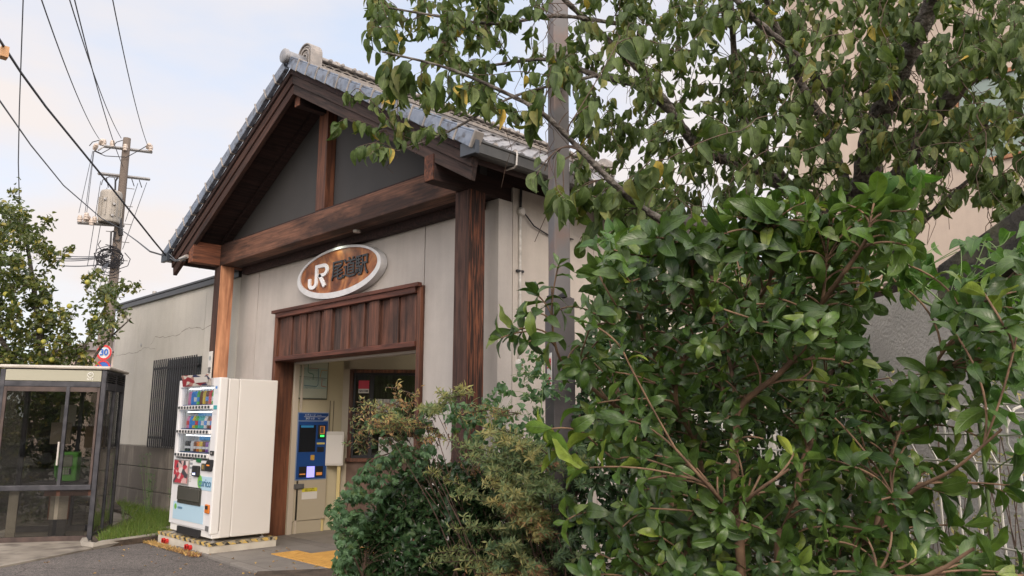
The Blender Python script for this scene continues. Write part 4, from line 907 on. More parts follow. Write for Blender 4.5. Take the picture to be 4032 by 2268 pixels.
for x, y in ((-.065, 0), (-BW, 0), (-.055, BD_ - .06), (-BW, BD_ - .06)): B('frame_post', M_bf, x, x + .06, y, y + .06, 0, 2.19, .006)
B('fascia', M_fas, -BW + .065, -.068, -.008, .03, 2.04, 2.185, .004)
B('top_rail', M_bf, -BW + .062, -.068, -.004, .04, 1.965, 2.035, .004)
B('waist_rail', M_bf, -BW + .062, -.068, -.02, .03, .635, .70, .006); B('waist_rail_rusty', plain('rusty_rail', (.10, .045, .03), .8), -.62, -.07, .032, .06, .56, .632)
for a, b_ in ((-BW + .10, -.475), (-.43, -.10)):
    B('pane', M_glassd, a, b_, .008, .014, .70, 1.96); B('lower_pane', M_glassd, a, b_, .008, .014, .06, .635)
B('door_stile', M_bf, -.475, -.43, -.012, .035, .64, 1.965, .006); B('door_stile', M_bfb, -.10, -.07, -.004, .03, .70, 1.96, .003); B('door_stile', M_bfb, -BW + .062, -BW + .10, -.004, .03, .70, 1.96, .003)
B('door_head', M_bfb, -BW + .10, -.10, -.003, .028, 1.90, 1.962, .003)
B('sill', M_bfb, -BW + .062, -.068, .0, .05, .0, .06)
# side (x = 0) : two panes, louvres
for y0, y1 in ((.06, .52), (.555, 1.01)):
    B('side_pane', M_glassd, -.02, -.014, y0, y1, .08, 1.93)
    lv = MB()
    for k in range(5): lv.box(-.03, .006, y0 + .02, y1 - .02, 2.045 + k * .028, 2.058 + k * .028)
    lv.build('louvre', M_black, BO)
B('side_rail', M_bf, -.04, .0, .06, 1.01, 1.93, 2.03, .004); B('side_mullion', M_bf, -.04, .004, .52, .555, 0, 2.19, .004); B('side_sill', M_bf, -.04, 0, .06, 1.01, 0, .08)
B('side_back', M_bf, -.055, -.045, .06, 1.01, 2.03, 2.19)
for x in (-BW + .05,): B('side_pane', M_glassd, x - .03, x - .024, .06, 1.01, .08, 1.93); B('side_rail', M_bf, x - .05, x, .06, 1.01, 1.93, 2.19)
B('back_pane', M_glassd, -BW + .07, -.07, BD_ - .03, BD_ - .024, .08, 2.1); B('back_rail', M_bf, -BW + .07, -.07, BD_ - .06, BD_, .60, .66); B('back_mullion', M_bf, -.56, -.52, BD_ - .05, BD_, .08, 2.1)
B('back_sill', M_bf, -BW + .07, -.07, BD_ - .06, BD_, 0, .08)
# inside: stand, shelf, phone, notice
B('phone_shelf', M_bf, -.98, -.28, .55, 1.0, .66, .70, .006)
B('stand_panel', mat('stand_cream', rough=.6, build=noisy((.30, .27, .22), (.40, .36, .30), 5.)), -.60, -.38, .25, .30, .24, .62, .006)
B('stand_edge', plain('rust', (.16, .06, .03), .8), -.612, -.60, .245, .30, .24, .62); B('stand_edge', MATS['rust'], -.38, -.368, .245, .30, .24, .62)
B('stand_foot', M_dark, -.59, -.39, .26, .29, .0, .24)
B('corner_panel', MATS['stand_cream'], -1.04, -.93, .10, .13, .0, .62)
ph = MB().box(-.66, -.41, .60, .80, .705, 1.10).build('telephone', plain('phone_green', (.12, .42, .06), .4), BO, .02)
MB().box(-.60, -.47, .585, .60, .90, 1.06).build('phone_face', plain('phone_face', (.20, .22, .17), .4), ph, .004)
for r_ in range(4):
    for c_ in range(3): MB().box(-.575 + c_ * .03, -.553 + c_ * .03, .578, .584, .80 + r_ * .024, .817 + r_ * .024).build('key', plain('key_grey', (.45, .45, .42), .4), ph)
MB().tube([(-.645, .575, .76), (-.68, .56, .70), (-.62, .55, .66), (-.56, .58, .71)], .006, 5).build('cord', M_dark, ph)
MB().box(-.50, -.475, .578, .584, .80, .88).build('coin_return', M_black, ph)
MB().tube([(-.645, .575, .76), (-.66, .565, .82), (-.66, .565, .98), (-.645, .575, 1.04)], .018, 8).build('handset', plain('phone_green_dark', (.08, .30, .05), .4), ph, smooth=True)
B('notice', plain('notice_pale', (.45, .43, .36), .6), -.80, -.60, 1.03, 1.036, 1.45, 1.75); B('notice', MATS['notice_pale'], -.36, -.16, 1.03, 1.036, 1.30, 1.62); B('door_handle', M_alu, -.50, -.478, -.045, -.014, .95, 1.25, .004)
B('directory', plain('directory_brown', (.14, .10, .06), .7), -.42, -.14, .88, .92, 1.15, 1.45); B('directory', plain('directory_grey', (.2, .17, .13), .7), -.86, -.60, .88, .92, 1.2, 1.5)
M_nt = plain('logo_white', (.66, .66, .62), .5)
lg = MB()
lg.tube([(-.20 + .034 * math.cos(t), -.011, 2.125 + .034 * math.sin(t)) for t in np.linspace(0, 2 * math.pi, 25)], .0055, 6)
lg.tube([(-.20 - .005 + .012 * math.cos(t), -.012, 2.138 + .012 * math.sin(t)) for t in np.linspace(math.pi * .5, 2.3 * math.pi, 14)], .005, 6)
lg.build('emblem', M_nt, BO)
text('lettering', 'NTT', .035, M_nt, BO, Matrix.Translation((-.20, -.0095, 2.068)) @ Matrix.Rotation(math.pi / 2, 4, 'X'), ext=.001, sx=1.15, bold=.001)

# ================================================================== UTILITY POLE
UPB = Dp(445 / 1.5652, 720, 21.0); ux, uy = UPB[0], UPB[1]
UTP = empty('utility_pole', (ux, uy, 0), label='tall concrete utility pole with transformer behind the annex', cat='utility pole')
M_pole = mat('pole_concrete', rough=.9, build=noisy((.13, .105, .088), (.20, .165, .14), 2., sc=(1, 1, .2)))
M_ins = plain('porcelain', (.50, .42, .36), .3)
MB().tube([(ux, uy, -.1), (ux, uy, 8.55)], [.135, .09], 14).build('pole', M_pole, UTP, smooth=True)
def N6(x, y, dist=21.): return Dp((250 + x / 2.0125) / 1.5652, (480 + y / 2.0125) / 1.5652, dist)
arm1 = (N6(318, 192, 20.75), N6(700, 240, 21.35)); arm2 = (N6(275, 408, 20.75), N6(682, 455, 21.4)); arm3 = (N6(112, 798, 20.6), N6(480, 822, 21.0))
for a in (arm1, arm2, arm3): MB().tube(a, .042, 4).build('crossarm', M_steel, UTP)
tr0 = N6(358, 800, 20.75); tr1 = N6(358, 605, 20.75)
tb = MB().lathe((tr0[0], tr0[1], tr0[2]), [(.001, 0), (.235, 0), (.245, .03), (.245, .74), (.225, .78), (.001, .80)], 20)
for k in range(14):
    t = 2 * math.pi * k / 14 + .2; M = Matrix.Translation((tr0[0], tr0[1], tr0[2])) @ Matrix.Rotation(t, 4, 'Z'); tb.box(.24, .27, -.012, .012, .14, .60, M=M)
tb.build('transformer', mat('transformer_grey', rough=.5, build=noisy((.27, .25, .22), (.36, .33, .29), 4.)), UTP)
for (x, y, dd) in ((435, 660, 20.7), (400, 650, 20.5), (385, 740, 20.5), (330, 610, 20.5), (410, 612, 20.6)):
    p = N6(x, y, dd); MB().box(p[0] - .03, p[0] + .03, p[1] - .03, p[1] + .03, p[2] - .03, p[2] + .03).build('terminal', M_steel, UTP, .01)
def insul(x, y, dd, tilt=0, s=1.):
    p = N6(x, y, dd); mb = MB().lathe((0, 0, 0), [(.02, -.09), (.05, -.085), (.05, -.04), (.03, -.035), (.06, -.03), (.06, .02), (.03, .025), (.05, .03), (.045, .07), (.02, .08)], 10)
    mb.v = [(a * s, b * s, c * s) for a, b, c in mb.v]
    mb.xf(Matrix.Translation(p) @ Matrix.Rotation(math.radians(tilt), 4, 'Y')); mb.build('insulator', M_ins, UTP)
for q in ((690, 205, 21.3, 0), (675, 190, 21.3, 60), (320, 162, 20.8, 0), (302, 158, 20.8, 60), (388, 170, 20.85, 0), (255, 195, 20.7, 50), (490, 200, 20.85, 0), (130, 765, 20.6, 0), (182, 745, 20.6, 0), (195, 770, 20.7, 10), (222, 790, 20.6, 0), (245, 775, 20.7, 0), (175, 770, 20.8, 0)): insul(*q)
MB().tube([N6(275, 225, 20.72), N6(320, 195, 20.76)], .02, 5).build('bracket', M_steel, UTP)
MB().tube([N6(430, 660, 20.85), N6(440, 720, 20.9), N6(445, 800, 20.9), N6(455, 900, 20.9)], .06, 6).build('cable_bundle', M_dark, UTP)
for q in ([(430, 440), (412, 470), (408, 600)], [(300, 500), (310, 460), (360, 435), (400, 440), (412, 470)], [(340, 440), (355, 520)], [(540, 450), (560, 510)], [(600, 460), (620, 520)], [(370, 1040), (378, 870), (400, 865)], [(410, 870), (395, 935), (440, 940), (455, 910)], [(205, 190), (230, 160), (285, 145)], [(240, 230), (330, 270), (500, 280), (600, 225), (660, 190)], [(470, 145), (420, 160), (390, 200), (300, 250), (245, 225)]):
    MB().tube([N6(x, y, 20.85) for x, y in q], .022 if q[0][0] in (430, 370, 410) else .011, 5).build('jumper_cable', M_dark, UTP)
stp = MB()
for z in np.arange(2.2, 7.6, .46):
    for s_, zz in ((1, 0), (-1, .23)): a = Vector((ux, uy, z + zz)); b_ = a + Vector((.30, .954, 0)) * s_ * .27; stp.tube([a, b_], .010, 4)
stp.build('climbing_steps', M_steel, UTP)
bn = MB()
for i in range(26):
    c = N6(365 + random.gauss(0, 18), 1085 + random.gauss(0, 35), 20.8); pts = []
    ph_ = random.uniform(0, 6); r0 = random.uniform(.12, .3)
    for k in range(7): t = ph_ + k * .8; pts.append((c[0] + .3 * r0 * math.cos(t), c[1] + r0 * math.cos(t), c[2] + r0 * math.sin(t) * .8))
    bn.tube(pts, .010, 4)
bn.build('cable_coils', M_dark, UTP)
# ---- overhead wires : end points measured at real distances
M_wire = plain('wire_black', (.035, .04, .05), .6); M_wireg = plain('wire_grey', (.10, .11, .13), .6)
def wire(pts, r, label, mt=M_wire, sag=0., group=None, name='overhead_wire'):
    P = [Vector(p) for p in pts]
    if len(P) == 2:
        P = [P[0].lerp(P[1], k / 14) - Vector((0, 0, sag * 4 * (k / 14) * (1 - k / 14))) for k in range(15)]
    o = MB().tube(P, r, 5).build(name, mt, None); tag(o, label, 'overhead wire', group); return o
NP = lambda x, y, d: Dp(x / 1.5652, y / 1.5652, d)
G1 = 'wires from the top crossarm'
wire([NP(391, 548, 20.8), NP(150, -40, 9)], .008, 'overhead wire from the left end of the top crossarm out over the road', sag=.15, group=G1)
wire([NP(477, 544, 20.9), NP(262, -40, 9.5)], .008, 'overhead wire from the tip of the utility pole out over the road', sag=.15, group=G1)
wire([NP(484, 655, 20.9), NP(284, -40, 9.3)], .008, 'thinner overhead wire passing just left of the pole tip', sag=.15, group=G1)
wire([NP(581, 572, 21.3), NP(436, -40, 10)], .008, 'overhead wire from the right end of the top crossarm out over the road', sag=.15, group=G1)
eave = (-11.78, 4.42, 3.97)
tk = wire([eave, NP(606, 950, 11.8), NP(400, 690, 10.6), NP(180, 420, 9.2), NP(85, 290, 8.5), NP(-20, 130, 7.6)], .0125, 'thick black cable from the top left of the sky down to the station eave')
mk = NP(16, 207, 7.9); ck = MB().box(mk[0] - .05, mk[0] + .04, mk[1] - .03, mk[1] + .03, mk[2] - .05, mk[2] + .05).build('cable_tag', plain('tag_orange', (.55, .30, .14), .6), None); tag(ck, 'small orange tag clipped on the thick black cable', 'cable tag')
wire([eave, NP(590, 990, 12.6), NP(540, 950, 16), NP(487, 912, 20.9)], .013, 'sagging black service cable between the utility pole and the station eave')
wire([NP(486, 905, 20.9), NP(400, 860, 19), NP(250, 730, 16), NP(120, 570, 13), NP(-20, 370, 10)], .011, 'grey twisted cable sagging from the pole to the left edge of the sky', M_wireg)
wire([NP(92, -30, 12), NP(84, 200, 13), NP(76, 430, 14), NP(72, 640, 15), NP(78, 860, 16)], .009, 'lone wire hanging almost straight down at the far left of the sky', M_wireg)
G2 = 'drop wires on the utility pole'
for a, b_ in (((232, 230), (122, 720)), ((238, 232), (170, 720)), ((242, 234), (183, 730))): wire([N6(*a, 20.7), N6(*b_, 20.6)], .008, 'thin drop wire between the top and the lowest crossarm of the utility pole', M_wireg, group=G2)
for a, b_ in (((295, 470), (190, 1140)), ((345, 520), (235, 1150)), ((660, 480), (468, 1010)), ((590, 485), (490, 790))): wire([N6(*a, 20.8), N6(*b_, 21.2)], .008, 'thin drop wire hanging from the middle crossarm of the utility pole', M_wireg, group='drop wires of the middle crossarm')
G3 = 'low cables left of the utility pole'
for y0, y1, r in ((1052, 1055, .012), (1078, 1060, .018), (1098, 1066, .012), (1135, 1120, .014)): wire([N6(-60, y0, 22), N6(360, y1, 20.9)], r, 'low cable running left from the coils on the utility pole behind the tree', M_wireg, sag=.05, group=G3)
for x1, y1 in ((240, 1175), (250, 1200), (270, 1240), (320, 1290)): wire([N6(360, 1110, 20.9), N6(x1 - 60, y1 + 80, 19)], .008, 'service wire fanning down from the coils on the utility pole', M_wireg, group='fanning service wires')
eb = MB(); eb.tube([eave, (-11.5, 4.45, 3.86), (-11.25, 4.5, 3.84)], .012, 5).tube([(-11.7, 4.42, 4.0), (-11.4, 4.42, 3.85), (-11.15, 4.48, 3.87)], .008, 5); o = eb.build('cable_anchor', M_wireg, None); tag(o, 'looped cable anchor at the left end of the front beam', 'cable anchor')
MB().tube([(-11.35, 4.46, 3.86), (-11.18, 4.49, 3.89)], .03, 8).build('anchor_clamp', M_alu, o)

# 30 km/h signs behind the annex
TS = Dp(411 / 1.5652, 885, 20.0); sd = Vector((-.35, .94, 0))
RS = empty('road_sign', (TS[0], TS[1], 0), label='round red rimmed speed limit 30 sign above a blue no parking sign', cat='road sign')
def disc(name, c, r, y, mt, par, rin=0.):
    M = Matrix.Translation(c) @ Matrix.Rotation(math.atan2(RT[1], RT[0]), 4, 'Z')
    mb = MB()
    if rin: 
        n = 28; vs = [(r * math.cos(2 * math.pi * k / n), y, r * math.sin(2 * math.pi * k / n)) for k in range(n)] + [(rin * math.cos(2 * math.pi * k / n), y, rin * math.sin(2 * math.pi * k / n)) for k in range(n)]
        mb.add([tuple(M @ Vector(v)) for v in vs], [(k, (k + 1) % n, n + (k + 1) % n, n + k) for k in range(n)])
    else: mb.prism([(r * math.cos(2 * math.pi * k / 28), r * math.sin(2 * math.pi * k / 28)) for k in range(28)], y, y + .01, 'Y', M=M)
    return mb.build(name, mt, par)
M_sr = plain('sign_red', (.60, .03, .03), .4); M_sb = plain('sign_blue', (.03, .13, .50), .4); M_sw = plain('sign_white', (.65, .65, .65), .4)
c1 = Vector((TS[0], TS[1], Dp(411 / 1.5652, 1388 / 1.5652, 20.0)[2])); c2 = c1 - Vector((0, 0, .35))
disc('plate', c1, .175, 0, M_sw, RS); disc('rim', c1, .175, -.012, M_sr, RS, .13)
Mx = Matrix.Translation(c1) @ Matrix.Rotation(math.atan2(RT[1], RT[0]), 4, 'Z') @ Matrix.Translation((0, -.02, 0)) @ Matrix.Rotation(math.pi / 2, 4, 'X')
text('lettering', '30', .20, M_sb, RS, Mx, ext=.003, bold=.004)
disc('plate', c2, .175, 0, M_sb, RS); disc('rim', c2, .175, -.012, M_sr, RS, .137)
Mb2 = Matrix.Translation(c2) @ Matrix.Rotation(math.atan2(RT[1], RT[0]), 4, 'Z') @ Matrix.Rotation(math.radians(45), 4, 'Y'); MB().box(-.15, .15, -.022, -.014, -.018, .018, M=Mb2).build('bar', M_sr, RS)
MB().tube([(TS[0] - .04, TS[1] + .03, 0), (TS[0] - .04, TS[1] + .03, c1.z + .15)], .022, 8).build('post', M_steel, RS)
tp2 = Dp(390 / 1.5652, 885, 31.); o = MB().tube([(tp2[0], tp2[1], 0), (tp2[0], tp2[1], 4.9)], [.13, .09], 10).build('street_post', M_pole, None); tag(o, 'slimmer pole farther away left of the round road sign', 'pole')
hb = Dp(330 / 1.5652, 900, 42.)
HS = empty('far_house', (hb[0], hb[1], 0), label='far pale pink house seen between the tree and the annex', cat='house')
MB().box(hb[0] - 4, hb[0] + 3, hb[1] - 1.2, hb[1] + 6, 0, 4.6).build('wall', plain('pink_render', (.50, .40, .35), .9), HS)
MB().prism([(hb[1] - 1.8, 4.6), (hb[1] + 6.6, 4.6), (hb[1] + 2.4, 6.0)], hb[0] - 4.4, hb[0] + 3.4, 'X').build('roof', plain('far_roof', (.22, .20, .20), .8), HS)
for k in range(3): MB().box(hb[0] - 3 + k * 2.2, hb[0] - 1.8 + k * 2.2, hb[1] - 1.22, hb[1] - 1.19, 2.6, 3.7).build('window', MATS['dark_pane'], HS)

# ================================================================== PLANTS: engine
def norm(a): return a / np.maximum(np.linalg.norm(a, axis=-1, keepdims=True), 1e-9)
def leaf_tpl(rows=6, prof=None, droop=.25, fold=.18, wave=0., twist=0.):
    """unit leaf along +y, width 1 at its widest; returns verts, uv, faces"""
    V = []; U = []; Fc = []
    for i in range(rows + 1):
        t = i / rows; w = prof(t) * .5
        y = math.sin(t * droop * 2) / (droop * 2) if droop else t; z = -(1 - math.cos(t * droop * 2)) / (droop * 2) if droop else 0
        for s in (-1, 0, 1):
            V.append((s * w, y, z + abs(s) * w * fold * 1.0 + (wave * math.sin(t * 13 + s) * abs(s)) + twist * s * w * t)); U.append((.5 + s * .5, t))
    for i in range(rows):
        a = i * 3; Fc += [(a, a + 1, a + 4, a + 3), (a + 1, a + 2, a + 5, a + 4)]
    return np.array(V), np.array(U), np.array(Fc)
ovate = lambda t: max(.02, (math.sin(math.pi * t ** .72)) ** .85)
lance = lambda t: max(.02, math.sin(math.pi * t ** .95) ** .9)
obov = lambda t: max(.03, math.sin(math.pi * min(1, t ** 1.15)) ** .75)
heart = lambda t: max(.02, (math.sin(math.pi * min(1, (t + .12) / 1.12) ** .55)) ** .9)
def needle(t): return max(.05, 1 - abs(t - .45) * 1.7)
def leaves(name, mt, parent, P, A, Nn, Ls, Ws, tpls, c1=None, c2=None, smooth=True):
    P, A, Nn = np.array(P), norm(np.array(A)), np.array(Nn); k = len(P)
    Bv = norm(np.cross(A, Nn)); N2 = np.cross(Bv, A)
    Ls, Ws = np.broadcast_to(Ls, k).astype(float), np.broadcast_to(Ws, k).astype(float)
    c1 = rng.random(k) if c1 is None else np.array(c1); c2 = np.zeros(k) if c2 is None else np.array(c2)
    which = rng.integers(0, len(tpls), k); VV = []; FF = []; UU = []; CC = []; off = 0
    for ti, (V, U, Fc) in enumerate(tpls):
        idx = np.where(which == ti)[0]
        if not len(idx): continue
        n = len(V)
        X = P[idx][:, None] + A[idx][:, None] * (V[None, :, 1:2] * Ls[idx][:, None, None]) + Bv[idx][:, None] * (V[None, :, 0:1] * Ws[idx][:, None, None]) + N2[idx][:, None] * (V[None, :, 2:3] * Ls[idx][:, None, None])
        VV.append(X.reshape(-1, 3)); FF.append((Fc[None] + (off + np.arange(len(idx)) * n)[:, None, None]).reshape(-1, Fc.shape[1]))
        UU.append(np.tile(U, (len(idx), 1))); col = np.stack([c1[idx], c2[idx], rng.random(len(idx)), np.ones(len(idx))], 1); CC.append(np.repeat(col, n, 0)); off += n * len(idx)
    VV = np.concatenate(VV); FF = np.concatenate(FF); UU = np.concatenate(UU); CC = np.concatenate(CC)
    me = bpy.data.meshes.new(name); nf = len(FF); q = FF.shape[1]
    me.vertices.add(len(VV)); me.vertices.foreach_set('co', VV.astype(np.float32).ravel())
    me.loops.add(nf * q); me.loops.foreach_set('vertex_index', FF.astype(np.int32).ravel())
    me.polygons.add(nf); me.polygons.foreach_set('loop_start', np.arange(0, nf * q, q, dtype=np.int32)); me.polygons.foreach_set('loop_total', np.full(nf, q, dtype=np.int32))
    me.polygons.foreach_set('use_smooth', np.ones(nf, dtype=bool))
    uv = me.uv_layers.new(name='UVMap'); uv.data.foreach_set('uv', UU[FF.ravel()].astype(np.float32).ravel())
    ca = me.color_attributes.new('leaf', 'FLOAT_COLOR', 'POINT'); ca.data.foreach_set('color', CC.astype(np.float32).ravel())
    me.update(calc_edges=True); me.materials.append(mt)
    o = bpy.data.objects.new(name, me); COL.objects.link(o); attach(o, parent); return o
def stems_mesh(name, mt, parent, polys, sides=5):
    """polys: list of (points (n,3), radii (n,))"""
    VV = []; FF = []; off = 0
    ang = np.arange(sides) * 2 * math.pi / sides; ca, sa = np.cos(ang), np.sin(ang)
    for pts, rad in polys:
        pts = np.array(pts); rad = np.array(rad); n = len(pts)
        if n < 2: continue
        d = np.gradient(pts, axis=0); d = norm(d); ref = np.where(np.abs(d[:, 2:3]) < .85, np.array([[0, 0, 1.]]), np.array([[1., 0, 0]]))
        m0 = np.abs(d[:, 2]) < .85
        if m0.any() and not m0.all(): ref[:] = norm(np.cross(d[0] + [.01, .02, .03], d[-1] + [.3, -.2, .1]))
        a = norm(np.cross(d, ref)); b = np.cross(a, d)
        X = pts[:, None] + (a[:, None] * ca[None, :, None] + b[:, None] * sa[None, :, None]) * rad[:, None, None]
        VV.append(X.reshape(-1, 3)); i = np.arange(n - 1)[:, None] * sides; k = np.arange(sides)[None]; k2 = (k + 1) % sides
        FF.append(np.stack([i + k, i + k2, i + sides + k2, i + sides + k], -1).reshape(-1, 4) + off); off += n * sides
    VV = np.concatenate(VV); FF = np.concatenate(FF); me = bpy.data.meshes.new(name); nf = len(FF)
    me.vertices.add(len(VV)); me.vertices.foreach_set('co', VV.astype(np.float32).ravel()); me.loops.add(nf * 4); me.loops.foreach_set('vertex_index', FF.astype(np.int32).ravel())
    me.polygons.add(nf); me.polygons.foreach_set('loop_start', np.arange(0, nf * 4, 4, dtype=np.int32)); me.polygons.foreach_set('loop_total', np.full(nf, 4, dtype=np.int32)); me.polygons.foreach_set('use_smooth', np.ones(nf, dtype=bool))
    me.update(calc_edges=True); me.materials.append(mt); o = bpy.data.objects.new(name, me); COL.objects.link(o); attach(o, parent); return o
def smoothline(pts, n=8):
    pts = np.array(pts, float); m_ = len(pts)
    if m_ < 3: return np.array([pts[0] + (pts[-1] - pts[0]) * t for t in np.linspace(0, 1, n * (m_ - 1) + 1)])
    out = []
    ext = np.vstack([2 * pts[0] - pts[1], pts, 2 * pts[-1] - pts[-2]])
    for i in range(m_ - 1):
        p0, p1, p2, p3 = ext[i:i + 4]
        for k in range(n):
            t = k / n; out.append(.5 * ((2 * p1) + (-p0 + p2) * t + (2 * p0 - 5 * p1 + 4 * p2 - p3) * t * t + (-p0 + 3 * p1 - 3 * p2 + p3) * t ** 3))
    out.append(pts[-1]); return np.array(out)
def grow(stems, tips, rtip=.0025, grav=0., upw=1.0, k=9, maxr=.6, curl=.25, wob=.03, tap=.006):
    """stems: [(pts, r0, r1)]; returns polys and the end path of every tip"""
    polys = []; nodes = []; dirs = []; rads = []
    for pts, r0, r1 in stems:
        L_ = smoothline(pts); rr = np.linspace(r0, r1, len(L_)); polys.append((L_, rr)); nodes += list(L_); dirs += list(norm(np.gradient(L_, axis=0))); rads += list(rr)
    nodes = [np.array(n) for n in nodes]; NA = np.array(nodes); DA = np.array(dirs); RA = np.array(rads)
    cap = len(NA) + len(tips) * k + 10; N_ = np.zeros((cap, 3)); D_ = np.zeros((cap, 3)); R_ = np.zeros(cap); n = len(NA); N_[:n] = NA; D_[:n] = DA; R_[:n] = RA
    tips = np.array(tips); dd = np.array([np.min(np.linalg.norm(NA - t, axis=1)) for t in tips]); order = np.argsort(dd); paths = [None] * len(tips)
    for i in order:
        t = tips[i]; dv = t - N_[:n]; ds = np.linalg.norm(dv, axis=1); cost = ds + upw * np.maximum(0, -dv[:, 2]) - .25 * np.sum(dv * D_[:n], axis=1) + .12 * (R_[:n] < rtip * 1.3)
        j = int(np.argmin(cost)); s = N_[j]; L0 = ds[j]
        if L0 < 1e-4: paths[i] = np.array([s, t]); continue
        c = s + norm(D_[j] * .6 + norm(dv[j]) * .6 + np.array([0, 0, curl])) * L0 * .5 + rng.normal(0, wob, 3) * L0
        tt = np.linspace(0, 1, k)[:, None]; path = (1 - tt) ** 2 * s + 2 * tt * (1 - tt) * c + tt ** 2 * t; path[:, 2] -= grav * (tt[:, 0] ** 2) * 0
        r0 = min(R_[j] * .75, rtip + tap * L0 + .004 * L0); rr = np.linspace(max(r0, rtip), rtip, k)
        polys.append((path, rr)); paths[i] = path; dn = norm(np.gradient(path, axis=0)); N_[n:n + k - 1] = path[1:]; D_[n:n + k - 1] = dn[1:]; R_[n:n + k - 1] = rr[1:]; n += k - 1
    return polys, paths
def inpoly(x, y, poly):
    c = False; n = len(poly); j = n - 1
    for i in range(n):
        xi, yi = poly[i]; xj, yj = poly[j]
        if (yi > y) != (yj > y) and x < (xj - xi) * (y - yi) / (yj - yi) + xi: c = not c
        j = i
    return c
def sample(poly, n, dist, jit, sep=0.06, pts=None):
    """n points in the volume seen through poly at distance dist(x,y) +- jit"""
    xs_, ys_ = [p[0] for p in poly], [p[1] for p in poly]; out = [] ; tries = 0
    while len(out) < n and tries < n * 40:
        tries += 1; x, y = rng.uniform(min(xs_), max(xs_)), rng.uniform(min(ys_), max(ys_))
        if not inpoly(x, y, poly): continue
        d = dist(x, y) if callable(dist) else dist; p = Dp(x, y, d + rng.uniform(-1, 1) * jit)
        if out and np.min(np.linalg.norm(np.array(out[-400:]) - p, axis=1)) < sep: continue
        out.append(p)
    return out
def perp(d):
    a = np.cross(d, [0, 0, 1.]); 
    if np.linalg.norm(a) < .1: a = np.cross(d, [1., 0, 0])
    return a / np.linalg.norm(a)

# ---------------- leaf materials
ML_os = leafmat('osmanthus_leaf', (.012, .038, .013), (.058, .122, .020), (.20, .26, .04), rough=.33, transl=.13, vein=.4, back=1.5)
ML_ch = leafmat('cherry_leaf', (.028, .062, .022), (.082, .130, .040), (.34, .26, .05), rough=.55, transl=.16, vein=.45, back=1.12, spec=.3)
ML_ev = leafmat('evergreen_leaf', (.016, .050, .022), (.040, .085, .035), (.10, .12, .03), rough=.25, transl=.08, vein=.25, back=1.6)
ML_vi = leafmat('vine_leaf', (.030, .090, .024), (.070, .155, .036), (.22, .26, .06), rough=.45, transl=.28, vein=.4, back=1.3)
ML_cr = leafmat('creeper_leaf', (.035, .095, .048), (.075, .16, .07), (.18, .20, .05), rough=.5, transl=.2, vein=.35, back=1.3)
ML_ne = leafmat('needle_leaf', (.040, .085, .036), (.120, .185, .070), (.40, .32, .11), rough=.55, transl=.15, vein=0)
ML_dry = leafmat('dry_leaf', (.20, .10, .055), (.30, .17, .09), (.40, .28, .10), rough=.7, transl=.1, vein=0)
ML_ci = leafmat('citrus_leaf', (.024, .052, .016), (.062, .098, .022), (.28, .24, .04), rough=.36, transl=.18, vein=.2, back=1.3)
ML_gr = leafmat('grass_blade', (.06, .12, .02), (.12, .21, .04), (.30, .28, .09), rough=.6, transl=.3, vein=0)
M_twig = mat('osmanthus_twig', rough=.8, build=noisy((.10, .06, .036), (.22, .135, .08), 22., bstr=.4, bscale=120))
M_bark = mat('cherry_bark', rough=.85, build=noisy((.030, .024, .020), (.13, .11, .095), 14., sc=(1, 1, 4), bstr=1., bscale=34, bdist=.03, c3=(.16, .15, .13), scale3=26.))
M_twigd = mat('dark_twig', rough=.85, build=noisy((.05, .032, .022), (.11, .07, .05), 14., bstr=.3))
M_tend = plain('tendril', (.16, .24, .09), .6)

